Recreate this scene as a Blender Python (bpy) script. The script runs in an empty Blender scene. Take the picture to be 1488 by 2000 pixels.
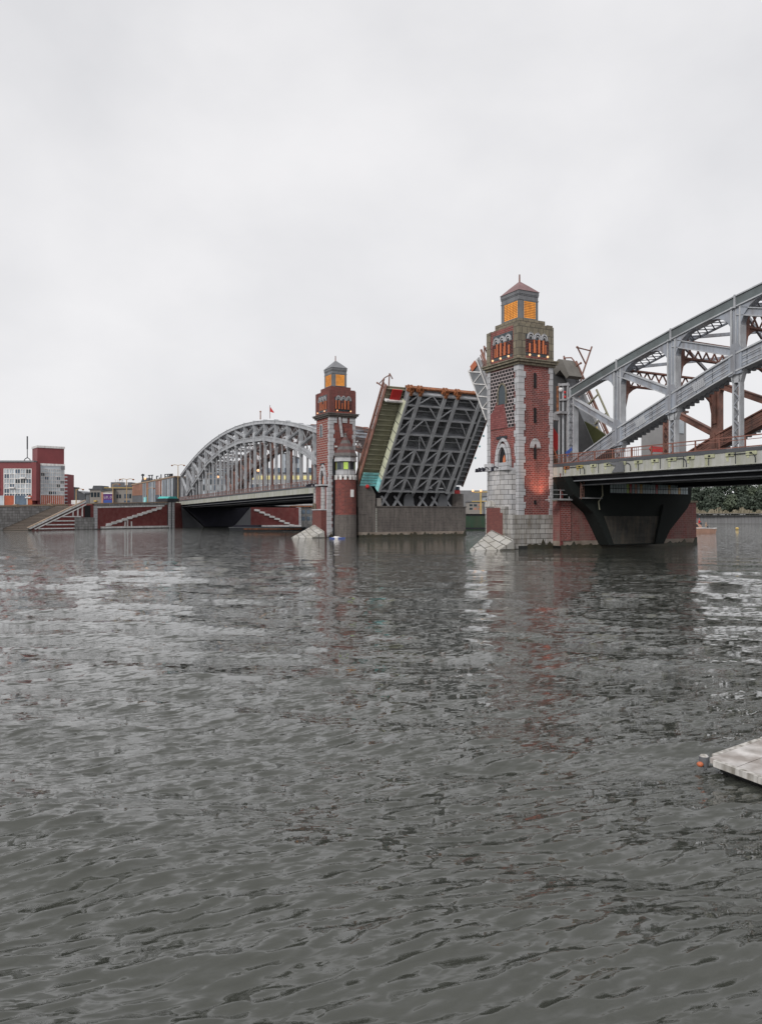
import bpy, math, random
import numpy as np
from mathutils import Vector, Matrix
random.seed(7); R = math.radians; PI = math.pi
SC = bpy.context.scene
COL = SC.collection

# ---------------------------------------------------------------- camera
HC = 4.16                                   # eye height above the water
cam = bpy.data.objects.new("camera", bpy.data.cameras.new("camera")); COL.objects.link(cam)
cam.data.sensor_fit = 'VERTICAL'; cam.data.sensor_height = 36; cam.data.lens = 27.0
cam.data.shift_y = 7/2000; cam.data.clip_start = 0.2; cam.data.clip_end = 9000
cam.location = (0, 0, HC); cam.rotation_euler = (R(90), 0, 0); SC.camera = cam

# ---------------------------------------------------------------- sky (overcast) and sun
SUN_EL, SUN_AZ = 36, 212                    # azimuth the light comes from, clockwise from +Y
world = bpy.data.worlds.new("World"); SC.world = world; world.use_nodes = True
nt = world.node_tree; N = nt.nodes; L = nt.links; N.clear()
out = N.new('ShaderNodeOutputWorld'); bg = N.new('ShaderNodeBackground'); bg.inputs[1].default_value = 0.1
sky = N.new('ShaderNodeTexSky'); sky.sky_type = 'NISHITA'; sky.sun_disc = False
sky.sun_elevation = R(SUN_EL); sky.sun_rotation = R(SUN_AZ)
tc = N.new('ShaderNodeTexCoord'); mp = N.new('ShaderNodeMapping'); mp.inputs['Scale'].default_value = (1, 1, 1.5)
n1 = N.new('ShaderNodeTexNoise'); n1.inputs['Scale'].default_value = 2.3; n1.inputs['Detail'].default_value = 6; n1.inputs['Roughness'].default_value = .5
n1.inputs['Distortion'].default_value = .12
cr = N.new('ShaderNodeValToRGB'); e = cr.color_ramp.elements
e[0].position = .33; e[0].color = (7.05, 7.05, 7.25, 1); e[1].position = .70; e[1].color = (8.9, 8.8, 8.9, 1)
mx = N.new('ShaderNodeMixRGB'); mx.inputs[0].default_value = .96
L.new(tc.outputs['Generated'], mp.inputs[0]); L.new(mp.outputs[0], n1.inputs['Vector']); L.new(n1.outputs[0], cr.inputs[0])
L.new(sky.outputs[0], mx.inputs[1]); L.new(cr.outputs[0], mx.inputs[2]); L.new(mx.outputs[0], bg.inputs[0]); L.new(bg.outputs[0], out.inputs[0])
sd = bpy.data.lights.new("sun", 'SUN'); sd.energy = 1.5; sd.angle = R(14); sd.color = (1, .97, .93)
sun = bpy.data.objects.new("sun", sd); COL.objects.link(sun)
az = R(SUN_AZ); el = R(SUN_EL)
dirv = Vector((math.sin(az)*math.cos(el), math.cos(az)*math.cos(el), math.sin(el)))
sun.rotation_euler = dirv.to_track_quat('Z', 'Y').to_euler(); sun.location = dirv*200
SC.view_settings.view_transform = 'Standard'; SC.view_settings.look = 'None'; SC.view_settings.exposure = 0.07; SC.view_settings.gamma = 1
SC.render.engine = 'CYCLES'; SC.cycles.max_bounces = 6; SC.cycles.diffuse_bounces = 2

# ---------------------------------------------------------------- materials
def newmat(name):
    m = bpy.data.materials.new(name); m.use_nodes = True
    return m, m.node_tree.nodes, m.node_tree.links, m.node_tree.nodes['Principled BSDF']
def c4(c): return (c[0], c[1], c[2], 1)
def paint(name, col, rough=.55, var=.25, scale=.8, metal=0, dirt=None, dscale=.35, damt=.35, bump=.04, streak=False):
    m, n, l, b = newmat(name)
    t = n.new('ShaderNodeTexCoord'); src = t.outputs['Object']
    a = n.new('ShaderNodeTexNoise'); a.inputs['Scale'].default_value = scale; a.inputs['Detail'].default_value = 8; a.inputs['Roughness'].default_value = .65
    l.new(src, a.inputs['Vector'])
    r = n.new('ShaderNodeValToRGB'); el = r.color_ramp.elements
    el[0].position = .32; el[0].color = c4([x*(1-var) for x in col]); el[1].position = .68; el[1].color = c4([min(1, x*(1+var)) for x in col])
    l.new(a.outputs[0], r.inputs[0]); o = r.outputs[0]
    if dirt:
        mpn = n.new('ShaderNodeMapping'); mpn.inputs['Scale'].default_value = (2.2, 2.2, .22) if streak else (1, 1, 1)
        d = n.new('ShaderNodeTexNoise'); d.inputs['Scale'].default_value = dscale*2; d.inputs['Detail'].default_value = 7
        l.new(src, mpn.inputs[0]); l.new(mpn.outputs[0], d.inputs['Vector'])
        q = n.new('ShaderNodeValToRGB'); q.color_ramp.elements[0].position = .5-.12; q.color_ramp.elements[1].position = .5+.16
        q.color_ramp.elements[1].color = (damt, damt, damt, 1)
        l.new(d.outputs[0], q.inputs[0])
        x = n.new('ShaderNodeMixRGB'); x.inputs[2].default_value = c4(dirt); l.new(q.outputs[0], x.inputs[0]); l.new(o, x.inputs[1]); o = x.outputs[0]
    l.new(o, b.inputs['Base Color']); b.inputs['Roughness'].default_value = rough; b.inputs['Metallic'].default_value = metal
    if bump:
        bp = n.new('ShaderNodeBump'); bp.inputs['Strength'].default_value = .5; bp.inputs['Distance'].default_value = bump
        l.new(a.outputs[0], bp.inputs['Height']); l.new(bp.outputs[0], b.inputs['Normal'])
    return m
def masonry(name, c1, c2, mortar, bw=.6, bh=.28, ms=.03, rough=.85, dirt=(.08, .07, .06), damt=.5, var=.0, streak=True):
    m, n, l, b = newmat(name)
    uv = n.new('ShaderNodeUVMap'); br = n.new('ShaderNodeTexBrick')
    br.inputs['Scale'].default_value = 1; br.inputs['Brick Width'].default_value = bw; br.inputs['Row Height'].default_value = bh
    br.inputs['Mortar Size'].default_value = ms; br.inputs['Mortar Smooth'].default_value = .2; br.inputs['Bias'].default_value = -.1
    br.inputs['Color1'].default_value = c4(c1); br.inputs['Color2'].default_value = c4(c2); br.inputs['Mortar'].default_value = c4(mortar)
    l.new(uv.outputs[0], br.inputs['Vector'])
    t = n.new('ShaderNodeTexCoord'); mpn = n.new('ShaderNodeMapping'); mpn.inputs['Scale'].default_value = (1.6, 1.6, .3) if streak else (1, 1, 1)
    d = n.new('ShaderNodeTexNoise'); d.inputs['Scale'].default_value = .9; d.inputs['Detail'].default_value = 9; d.inputs['Roughness'].default_value = .68
    l.new(t.outputs['Object'], mpn.inputs[0]); l.new(mpn.outputs[0], d.inputs['Vector'])
    q = n.new('ShaderNodeValToRGB'); q.color_ramp.elements[0].position = .42; q.color_ramp.elements[1].position = .72
    q.color_ramp.elements[1].color = (damt, damt, damt, 1); l.new(d.outputs[0], q.inputs[0])
    x = n.new('ShaderNodeMixRGB'); x.inputs[2].default_value = c4(dirt); l.new(q.outputs[0], x.inputs[0]); l.new(br.outputs[0], x.inputs[1])
    l.new(x.outputs[0], b.inputs['Base Color']); b.inputs['Roughness'].default_value = rough
    bp = n.new('ShaderNodeBump'); bp.inputs['Distance'].default_value = .05; bp.invert = True; bp.inputs['Strength'].default_value = .7
    l.new(br.outputs[1], bp.inputs['Height']); l.new(bp.outputs[0], b.inputs['Normal'])
    return m
def emis(name, c, s, base=None):
    m, n, l, b = newmat(name); b.inputs['Base Color'].default_value = c4(base or c)
    b.inputs['Emission Color'].default_value = c4(c); b.inputs['Emission Strength'].default_value = s; b.inputs['Roughness'].default_value = .4
    t = n.new('ShaderNodeTexCoord'); a = n.new('ShaderNodeTexNoise'); a.inputs['Scale'].default_value = 1.4
    r = n.new('ShaderNodeValToRGB'); r.color_ramp.elements[0].position = .3; r.color_ramp.elements[0].color = c4([v*.6 for v in c]); r.color_ramp.elements[1].position = .7; r.color_ramp.elements[1].color = c4(c)
    l.new(t.outputs['Object'], a.inputs['Vector']); l.new(a.outputs[0], r.inputs[0]); l.new(r.outputs[0], b.inputs['Emission Color'])
    return m
M = {}
M['brick'] = masonry('red brick', (.29, .070, .058), (.14, .036, .036), (.42, .27, .25), .55, .24, .024, dirt=(.085, .05, .045), damt=.6)
M['brickfar'] = masonry('darker red brick', (.27, .068, .052), (.14, .038, .036), (.27, .15, .135), .55, .26, .02, dirt=(.08, .045, .04), damt=.6)
M['brickwhite'] = masonry('red brick with wide pale joints', (.30, .065, .045), (.19, .045, .038), (.40, .30, .27), 1.3, .46, .075, damt=.3)
M['checker'] = masonry('black glazed brick with pale joints', (.010, .010, .012), (.022, .016, .018), (.52, .44, .44), .62, .44, .055, damt=.2)
M['brickrose'] = masonry('rose brick', (.30, .10, .095), (.20, .05, .05), (.10, .04, .04), .5, .28, .02, damt=.3)
M['brickplain'] = masonry('close jointed red brick', (.22, .07, .058), (.15, .046, .042), (.18, .07, .065), .4, .14, .012, damt=.45)
M['stone'] = masonry('pale ashlar', (.50, .49, .49), (.36, .36, .37), (.05, .05, .055), 1.25, .62, .028, dirt=(.15, .12, .08), damt=.45)
M['stonebase'] = masonry('stained ashlar', (.46, .45, .43), (.30, .29, .28), (.045, .042, .04), 1.5, .62, .028, dirt=(.12, .085, .045), damt=.8)
M['quoin'] = masonry('quoin stone', (.54, .54, .56), (.44, .44, .46), (.12, .12, .12), 3, .8, .03, dirt=(.2, .19, .17), damt=.35)
M['brownstone'] = masonry('weathered tan stone', (.27, .235, .17), (.19, .165, .125), (.05, .045, .04), .85, .9, .03, dirt=(.09, .08, .06), damt=.7)
M['greystone'] = masonry('grey brown stone', (.115, .10, .092), (.085, .075, .07), (.17, .15, .14), 1.1, .33, .02, dirt=(.30, .27, .24), damt=.45)
M['pierbrick'] = masonry('washed out red pier brick', (.25, .085, .078), (.17, .06, .056), (.30, .17, .15), .8, .30, .022, dirt=(.22, .17, .15), damt=.75)
M['blocks'] = masonry('embankment granite', (.34, .335, .33), (.22, .215, .21), (.10, .095, .09), 1.6, .8, .04, dirt=(.07, .065, .06), damt=.8)
M['paving'] = masonry('crazy paved slope', (.50, .49, .46), (.40, .39, .37), (.05, .05, .045), 1.5, 1.1, .06, dirt=(.30, .27, .20), damt=.5, streak=False)
M['redwall'] = paint('dark red render', (.17, .036, .034), .8, .2, .35, dirt=(.20, .09, .08), damt=.4)
M['white'] = paint('white paint', (.80, .79, .78), .6, .12, .5, dirt=(.25, .22, .2), damt=.4, streak=True)
M['steel'] = paint('pale blue grey bridge paint', (.33, .36, .41), .48, .18, .5, dirt=(.15, .12, .105), damt=.5, streak=True)
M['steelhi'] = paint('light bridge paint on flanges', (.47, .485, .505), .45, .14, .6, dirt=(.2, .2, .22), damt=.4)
M['steeldk'] = paint('green grey chord paint', (.135, .16, .165), .5, .18, .5, dirt=(.08, .08, .08), damt=.4)
M['seam'] = paint('dark seam sealant', (.03, .033, .04), .7, .1)
M['rust'] = paint('red brown oxide paint', (.27, .13, .10), .65, .25, .8, dirt=(.10, .07, .06), damt=.6)
M['rustorange'] = paint('orange rust', (.36, .13, .05), .7, .35, 2.5, dirt=(.08, .035, .02), damt=.8, dscale=1.5)  # orange rust, a stronger hue than the oxide paint
M['under'] = paint('grey underside steel', (.36, .37, .39), .55, .15, .5, dirt=(.07, .07, .075), damt=.4)
M['underrib'] = paint('lighter girder paint', (.52, .53, .55), .5, .14, .5, dirt=(.3, .3, .31), damt=.45)
M['plate'] = paint('dark plate steel', (.17, .178, .19), .6, .3, .7)
M['black'] = paint('black girder paint', (.009, .011, .015), .7, .3, .4)
M['navy'] = paint('dark blue black steel', (.010, .010, .020), .85, .3, .4)
M['darkgreen'] = paint('dark green black steel', (.007, .011, .010), .9, .3, .3)
M['concrete'] = paint('stained concrete fascia', (.44, .44, .42), .8, .12, .5, dirt=(.27, .28, .17), damt=.6, streak=True)
M['ochre'] = paint('ochre rust stain', (.42, .35, .12), .85, .3, 1.5)
M['lichen'] = paint('yellow green lichen stain', (.43, .44, .29), .9, .3, 1.2)
M['asphalt'] = paint('asphalt', (.05, .05, .052), .85, .2, 1)
M['olive'] = paint('olive green plate', (.055, .06, .022), .55, .35, .4)
M['cream'] = paint('cream panel', (.80, .82, .62), .55, .1, .3, dirt=(.4, .4, .3), damt=.4)
M['cyan'] = paint('cyan paint and painted cyan light', (.36, .82, .88), .4, .3, .8)  # cyan paint, also used for coloured light on the leaf's foot
M['soffit'] = paint('brown timber soffit', (.30, .29, .21), .75, .2, .6)
M['red'] = paint('bright red paint', (.55, .03, .03), .5, .15)
M['orange'] = paint('orange paint', (.50, .14, .06), .5, .15)
M['railing'] = paint('brown handrail', (.23, .10, .075), .6, .25, 1)
M['railgrey'] = paint('grey rail metal', (.33, .33, .34), .5, .15)
M['roofgrey'] = paint('grey sheet roof', (.22, .225, .24), .55, .2, .7, dirt=(.1, .1, .1), damt=.4)
M['roofred'] = paint('faded copper sheet roof', (.22, .12, .12), .55, .2, .7)
M['turretgrey'] = paint('weathered slate course', (.14, .13, .125), .7, .25, 1.2, dirt=(.06, .05, .05), damt=.5)
M['turretred'] = paint('weathered red tile course', (.14, .065, .06), .7, .25, 1.2, dirt=(.05, .04, .04), damt=.5)
M['lantern'] = paint('grey lantern metal', (.185, .19, .20), .5, .16, .8, dirt=(.09, .09, .1), damt=.5, streak=True)
M['glow'] = emis('amber lit glass', (1, .42, .06), .85, (.5, .2, .03))
M['muntin'] = paint('brown muntin', (.30, .10, .03), .6, .2)
M['glowsoft'] = emis('orange lit opening', (1, .26, .06), .2, (.42, .13, .06))
M['limepane'] = emis('lime window glass', (.42, .62, .08), .55, (.3, .4, .1))
M['glass'] = paint('dark window glass', (.03, .045, .055), .08, .4, .25, bump=0)
M['glasspale'] = paint('pale window glass', (.48, .53, .57), .12, .35, .3, bump=0)
M['glassblue'] = paint('blue window glass', (.10, .14, .19), .12, .35, .3, bump=0)
M['void'] = paint('dark opening', (.01, .01, .012), .8, .1, bump=0)
M['planks'] = masonry('stair treads', (.20, .165, .14), (.15, .12, .10), (.03, .025, .02), 30, .42, .09, damt=.4)
M['housered'] = paint('maroon cladding', (.21, .048, .052), .6, .12, .3)
M['houseorange'] = paint('rust orange cladding', (.40, .095, .045), .6, .2, .5)
M['housegrey'] = paint('grey cladding', (.135, .14, .15), .65, .15, .3)
M['housedark'] = paint('dark grey cladding', (.085, .09, .10), .65, .15, .3)
M['housebeige'] = paint('grey beige render', (.27, .25, .23), .75, .12, .4)
M['housepale'] = paint('pale blue cladding', (.42, .46, .50), .6, .1, .3)
M['salmon'] = paint('salmon cladding strip', (.48, .24, .16), .6, .15, .5)
M['purple'] = paint('purple shop panel', (.13, .04, .20), .5, .15)
M['blue'] = paint('blue panel', (.05, .10, .35), .5, .15)
M['yellow'] = paint('yellow paint', (.60, .42, .12), .55, .2)
M['stripglow'] = emis('pale yellow lit windows', (.75, .66, .30), .55, (.5, .45, .2))
M['lampglow'] = emis('warm lamp glass', (1, .55, .28), 1.1)
M['teal'] = paint('teal awning', (.06, .45, .42), .5, .15)
M['bargegreen'] = paint('green hull', (.045, .095, .06), .5, .2, .3, dirt=(.10, .08, .06), damt=.4, streak=True)
M['hull'] = paint('peach hull', (.48, .29, .22), .5, .15)
M['skin'] = paint('skin', (.45, .26, .19), .6, .05)
M['cloth'] = paint('dark cloth', (.04, .05, .07), .9, .2)
M['pontoon'] = paint('weathered concrete deck', (.60, .575, .555), .85, .22, 1.8, dirt=(.20, .165, .14), damt=.75, dscale=1.2)
M['pontside'] = paint('pale pontoon edge', (.58, .56, .53), .8, .2, 3, dirt=(.12, .10, .07), damt=.8, dscale=2.2, streak=True)
M['ground'] = paint('ground paving', (.16, .155, .15), .9, .2, .05)
M['bark'] = paint('bark', (.07, .05, .035), .9, .3)
def leafmat(name, a, b):
    m, n, l, p = newmat(name); g = n.new('ShaderNodeNewGeometry'); r = n.new('ShaderNodeValToRGB')
    r.color_ramp.elements[0].color = c4(a); r.color_ramp.elements[1].color = c4(b); l.new(g.outputs['Random Per Island'], r.inputs[0])
    l.new(r.outputs[0], p.inputs['Base Color']); p.inputs['Roughness'].default_value = .7; return m
M['leaf'] = leafmat('hazed dark foliage', (.045, .062, .045), (.070, .092, .065))  # both foliage greens dulled to put distance haze into their colour
M['leaf2'] = leafmat('hazed mid green foliage', (.070, .092, .058), (.105, .13, .085))
M['reed'] = leafmat('dry reed', (.16, .14, .09), (.34, .30, .22))
M['waterline'] = paint('algae black waterline', (.012, .013, .011), .4, .3)
M['saltband'] = paint('pale tide band', (.30, .255, .215), .8, .2, .8, dirt=(.15, .11, .08), damt=.6)

# ---------------------------------------------------------------- mesh builder
ORG = {}
class MB:
    def __init__(s): s.v = []; s.f = []; s.m = []
    def add(s, vs, fs, mi=0):
        b = len(s.v); s.v += [tuple(p) for p in vs]; s.f += [tuple(i+b for i in f) for f in fs]; s.m += [mi]*len(fs); return s
    def box(s, a, b, c, d, e, f, mi=0):
        x0, x1 = sorted((a, b)); y0, y1 = sorted((c, d)); z0, z1 = sorted((e, f))
        return s.add([(x0,y0,z0),(x1,y0,z0),(x1,y1,z0),(x0,y1,z0),(x0,y0,z1),(x1,y0,z1),(x1,y1,z1),(x0,y1,z1)],
                     [(3,2,1,0),(4,5,6,7),(0,1,5,4),(1,2,6,5),(2,3,7,6),(3,0,4,7)], mi)
    def hexa(s, pts, mi=0):                 # four bottom, four top corners
        return s.add(pts, [(3,2,1,0),(4,5,6,7),(0,1,5,4),(1,2,6,5),(2,3,7,6),(3,0,4,7)], mi)
    def beam(s, p, q, w, h, side=(0, 1, 0), mi=0):   # w along side, h perpendicular
        p = Vector(p); q = Vector(q); d = (q-p).normalized(); sd = Vector(side)
        sd = (sd - d*sd.dot(d))
        if sd.length < 1e-4: sd = Vector((1, 0, 0)) - d*d.x
        sd.normalize(); up = d.cross(sd); sd = sd*w/2; up = up*h/2
        return s.hexa([p-sd-up, p+sd-up, p+sd+up, p-sd+up, q-sd-up, q+sd-up, q+sd+up, q-sd+up], mi)
    def prism(s, poly, fn, o0, o1, mi=0):   # poly (h, z) mapped by fn(h, z, offset)
        n = len(poly); vs = [fn(h, z, o0) for h, z in poly] + [fn(h, z, o1) for h, z in poly]
        return s.add(vs, [tuple(range(n))[::-1], tuple(range(n, 2*n))] + [(i, (i+1) % n, (i+1) % n + n, i+n) for i in range(n)], mi)
    def ring(s, outer, inner, fn, o0, o1, mi=0):
        for i in range(len(outer)-1):
            s.prism([outer[i], outer[i+1], inner[i+1], inner[i]], fn, o0, o1, mi)
        return s
    def cyl(s, x, y, z0, z1, r0, r1=None, n=16, mi=0, a0=0, a1=2*PI, cap=True):
        r1 = r0 if r1 is None else r1; full = abs(a1-a0-2*PI) < 1e-6; m = n if full else n+1
        A = [a0+(a1-a0)*i/n for i in range(m)]
        vs = [(x+r0*math.cos(a), y+r0*math.sin(a), z0) for a in A]+[(x+r1*math.cos(a), y+r1*math.sin(a), z1) for a in A]
        fs = [(i, (i+1) % m, (i+1) % m+m, i+m) for i in range(m if full else m-1)]
        if cap: fs += [tuple(range(m))[::-1], tuple(range(m, 2*m))]
        return s.add(vs, fs, mi)
    def tube(s, pts, r, n=6, mi=0):
        for a, b in zip(pts, pts[1:]):
            a = Vector(a); b = Vector(b); d = (b-a).normalized(); u = d.orthogonal().normalized(); w = d.cross(u)
            ring = [(u*math.cos(2*PI*i/n)+w*math.sin(2*PI*i/n))*r for i in range(n)]
            s.add([a+q for q in ring]+[b+q for q in ring], [(i, (i+1) % n, (i+1) % n+n, i+n) for i in range(n)]+[tuple(range(n))[::-1], tuple(range(n, 2*n))], mi)
        return s
    def sph(s, c, r, n=8, mi=0, sz=1):
        vs = [(c[0], c[1], c[2]-r*sz)]; fs = []
        for j in range(1, n//2):
            th = PI*j/(n//2)
            for i in range(n): vs.append((c[0]+r*math.sin(th)*math.cos(2*PI*i/n), c[1]+r*math.sin(th)*math.sin(2*PI*i/n), c[2]-r*sz*math.cos(th)))
        vs.append((c[0], c[1], c[2]+r*sz)); k = n//2-1
        for i in range(n):
            fs.append((0, 1+(i+1) % n, 1+i)); fs.append((len(vs)-1, 1+(k-1)*n+i, 1+(k-1)*n+(i+1) % n))
            for j in range(k-1): fs.append((1+j*n+i, 1+j*n+(i+1) % n, 1+(j+1)*n+(i+1) % n, 1+(j+1)*n+i))
        return s.add(vs, fs, mi)
    def build(s, name, mats, parent=None, label=None, smooth=False, top=None):
        """top = (label, category, group) for a thing that is one mesh, with its own origin"""
        o3 = ORG.get(parent.name, (0, 0, 0)) if parent else (0, 0, 0)
        if parent is not None: vs = [(a-o3[0], b-o3[1], c-o3[2]) for a, b, c in s.v]
        else: vs = s.v
        me = bpy.data.meshes.new(name); me.from_pydata(vs, [], s.f); 
        if not isinstance(mats, (list, tuple)): mats = [mats]
        for m in mats: me.materials.append(M[m] if isinstance(m, str) else m)
        me.polygons.foreach_set('material_index', s.m)
        import bmesh
        bm = bmesh.new(); bm.from_mesh(me); bmesh.ops.recalc_face_normals(bm, faces=bm.faces); bm.to_mesh(me); bm.free()
        uv = me.uv_layers.new(name='UVMap'); data = []
        V = me.vertices
        for p in me.polygons:
            nx, ny, nz = map(abs, p.normal)
            if nz > .85: k = 2
            elif nx > ny: k = 0
            else: k = 1
            for vi in p.vertices:
                c = V[vi].co
                if k == 2: data += [c.x, c.y]
                elif k == 0: data += [c.y+.13, c.z]
                else: data += [c.x+.13, c.z]
        uv.data.foreach_set('uv', data)
        if smooth: me.polygons.foreach_set('use_smooth', [True]*len(me.polygons))
        o = bpy.data.objects.new(name, me); COL.objects.link(o)
        if parent is not None:
            o.parent = parent; ORG[o.name] = o3
        if label: o['label'] = label
        return o

# bridge frame: x = s along the bridge (towards the right bank), y = w across it, origin at the right tower's front foot
BC = Vector((17.2, 96, 0)); BU = Vector((.467, -.884, 0)).normalized(); BV = Vector((-BU.y, BU.x, 0)); BROT = math.atan2(BU.y, BU.x)
class Frame:
    def __init__(s, c, rot): s.c = Vector(c); s.rot = rot; s.u = Vector((math.cos(rot), math.sin(rot), 0)); s.v = Vector((-s.u.y, s.u.x, 0))
    def W(s, a, b, c=0): return s.c + s.u*a + s.v*b + Vector((0, 0, c))
BF = Frame(BC, BROT); WF = Frame((0, 0, 0), 0)
def thing(name, label, cat, o=(0, 0, 0), fr=BF, group=None, kind=None):
    e = bpy.data.objects.new(name, None); COL.objects.link(e); e.empty_display_size = .5
    e.location = fr.W(*o); e.rotation_euler = (0, 0, fr.rot); ORG[e.name] = o
    e['label'] = label; e['category'] = cat
    if group: e['group'] = group
    if kind: e['kind'] = kind
    return e
def single(mb, name, mats, label, cat, o=(0, 0, 0), fr=BF, group=None, kind=None, smooth=False):
    ORG['_tmp'] = o
    mb.v = [(a-o[0], b-o[1], c-o[2]) for a, b, c in mb.v]
    ob = mb.build(name, mats, smooth=smooth); ob.location = fr.W(*o); ob.rotation_euler = (0, 0, fr.rot)
    if label: ob['label'] = label
    if cat: ob['category'] = cat
    if group: ob['group'] = group
    if kind: ob['kind'] = kind
    ORG[ob.name] = o
    return ob
def dup(root, loc, rotz=None, label=None, group=None):
    r = root.copy(); COL.objects.link(r); r.location = loc
    if rotz is not None: r.rotation_euler = (0, 0, rotz)
    if label: r['label'] = label
    if group: r['group'] = group
    for ch in list(root.children):
        c = ch.copy(); COL.objects.link(c); c.parent = r
        for g in ch.children:
            d = g.copy(); COL.objects.link(d); d.parent = c
    return r
def archpts(cx, z0, w, hgt, n=10, pointed=False):
    """points of an opening from left foot over the top to right foot; springing at z0"""
    pts = []
    for i in range(n+1):
        t = i/n
        if pointed:
            x = -w/2+w*t; q = abs(2*t-1); z = hgt*math.sqrt(max(0, 1-q**1.55))
        else:
            a = PI*(1-t); x = w/2*math.cos(a); z = hgt*math.sin(a)
        pts.append((cx+x, z0+z))
    return pts

# ---------------------------------------------------------------- water
def make_water():
    m, n, l, b = newmat('river water')
    b.inputs['Base Color'].default_value = (.058, .061, .052, 1); b.inputs['Roughness'].default_value = .045; b.inputs['IOR'].default_value = 1.55
    t = n.new('ShaderNodeTexCoord'); geo = n.new('ShaderNodeNewGeometry'); h = geo.outputs['Normal']
    for sc, amp, sx, rot, dist in ((.30, .12, 2.2, -22, .4), (1.8, .50, 2.8, -6, .4), (4.2, .70, 3.0, 12, .4), (10.0, .95, 3.4, 22, .3), (14.0, .7, 3.0, 6, .4)):
        mp = n.new('ShaderNodeMapping'); mp.vector_type = 'TEXTURE'; mp.inputs['Scale'].default_value = (sx, 1, 1); mp.inputs['Rotation'].default_value = (0, 0, R(rot)); mp.inputs['Location'].default_value = (rot*.37, sc, 0)
        a = n.new('ShaderNodeTexNoise'); a.inputs['Scale'].default_value = sc; a.inputs['Detail'].default_value = 2; a.inputs['Roughness'].default_value = .5; a.inputs['Distortion'].default_value = dist
        l.new(t.outputs['Object'], mp.inputs[0]); l.new(mp.outputs[0], a.inputs['Vector'])
        sb = n.new('ShaderNodeMath'); sb.operation = 'SUBTRACT'; sb.inputs[1].default_value = .5; src = a.outputs[0]
        if sc > .5:                         # wavelets with long gentle backs and short steep fronts
            rp = n.new('ShaderNodeMapRange'); rp.interpolation_type = 'SMOOTHSTEP'; rp.inputs['From Min'].default_value = .46; rp.inputs['From Max'].default_value = .70
            l.new(src, rp.inputs['Value']); src = rp.outputs[0]; sb.inputs[1].default_value = .30; amp = -amp*.42
        l.new(src, sb.inputs[0])
        ml = n.new('ShaderNodeVectorMath'); ml.operation = 'SCALE'; ml.inputs[0].default_value = (-math.sin(R(rot))*amp, math.cos(R(rot))*amp, 0); l.new(sb.outputs[0], ml.inputs['Scale'])
        ad = n.new('ShaderNodeVectorMath'); ad.operation = 'ADD'; l.new(h, ad.inputs[0]); l.new(ml.outputs[0], ad.inputs[1]); h = ad.outputs[0]
    nm = n.new('ShaderNodeVectorMath'); nm.operation = 'NORMALIZE'; l.new(h, nm.inputs[0]); h = nm.outputs[0]
    l.new(h, b.inputs['Normal'])
    th = np.concatenate([np.radians(np.arange(-180, -31, 3.0)), np.linspace(R(-29.5), R(29.5), 860), np.radians(np.arange(31.5, 180.1, 3.0))])
    rs = [3.0]
    while rs[-1] < 4000:
        r = rs[-1]; rs.append(r + max(.02, min(r*r/4300, r*.06)))
    rs = np.array(rs); nr, na = len(rs), len(th)
    RR, TT = np.meshgrid(rs, th, indexing='ij')
    X = RR*np.sin(TT); Y = RR*np.cos(TT)
    dr = np.gradient(rs)[:, None]; dt = np.gradient(th)[None, :]*RR
    Z = np.zeros_like(X); FZ = np.zeros_like(X); rg = np.random.RandomState(11)
    nw = 130
    # slow modulation: gusts make some areas rougher
    G = .75+.35*np.sin(X*.11+1.3+.8*np.sin(Y*.07))*np.sin(Y*.09+X*.03+.4)+.12*np.sin(X*.31-Y*.23)
    for i in range(nw):
        lam = .13*(8/.13)**(((i+.5)/nw)**1.2); k = 2*PI/lam
        ang = R(90)+(rg.normal(R(20), R(14)) if lam < .6 else rg.normal(R(6), R(18)) if lam < 1.5 else rg.normal(R(-14), R(10)))
        kx, ky = k*math.cos(ang), k*math.sin(ang); ph = rg.uniform(0, 2*PI)
        slope = (.050 if lam < .42 else .016 if lam < 1.6 else .024)*(1 if lam < 4 else 4/lam)
        A = slope/k
        kr = np.abs(kx*np.sin(TT)+ky*np.cos(TT))*dr; kt = np.abs(kx*np.cos(TT)-ky*np.sin(TT))*dt
        f = np.clip(1.6-np.maximum(kr, kt)/1.1, 0, 1)
        p = kx*X+ky*Y+ph+.7*np.sin(.37*k*(X*.5-Y*.3)+ph*2)
        s = np.sin(p)
        if lam < .8: FZ += A*f*G*s
        else: Z += A*f*G*(s+.28*np.cos(2*p))
    sg_ = .0045; Z += FZ+.30*sg_*((FZ/sg_)**2)/(1+.12*(FZ/sg_)**2)
    vs = np.stack([X.ravel(), Y.ravel(), Z.ravel()], 1)
    ii = np.arange(nr*na).reshape(nr, na)
    q = np.stack([ii[:-1, :-1].ravel(), ii[:-1, 1:].ravel(), ii[1:, 1:].ravel(), ii[1:, :-1].ravel()], 1)
    me = bpy.data.meshes.new('water'); me.vertices.add(len(vs)+1); me.vertices.foreach_set('co', np.append(vs.ravel(), [0, 0, -.05]))
    tri = np.stack([ii[0, 1:], ii[0, :-1], np.full(na-1, nr*na)], 1)
    me.loops.add(q.size+tri.size); me.loops.foreach_set('vertex_index', np.append(q.ravel(), tri.ravel()).astype(np.int32))
    me.polygons.add(len(q)+len(tri)); st = np.append(np.arange(0, q.size, 4), q.size+np.arange(0, tri.size, 3)).astype(np.int32)
    me.polygons.foreach_set('loop_start', st); me.polygons.foreach_set('loop_total', np.append(np.full(len(q), 4), np.full(len(tri), 3)).astype(np.int32))
    me.update(calc_edges=True); me.validate(); me.flip_normals()
    me.polygons.foreach_set('use_smooth', [True]*len(me.polygons)); me.materials.append(m)
    o = bpy.data.objects.new('water', me); COL.objects.link(o); o['kind'] = 'structure'
    if me.polygons[0].normal.z < 0: me.flip_normals()
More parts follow.
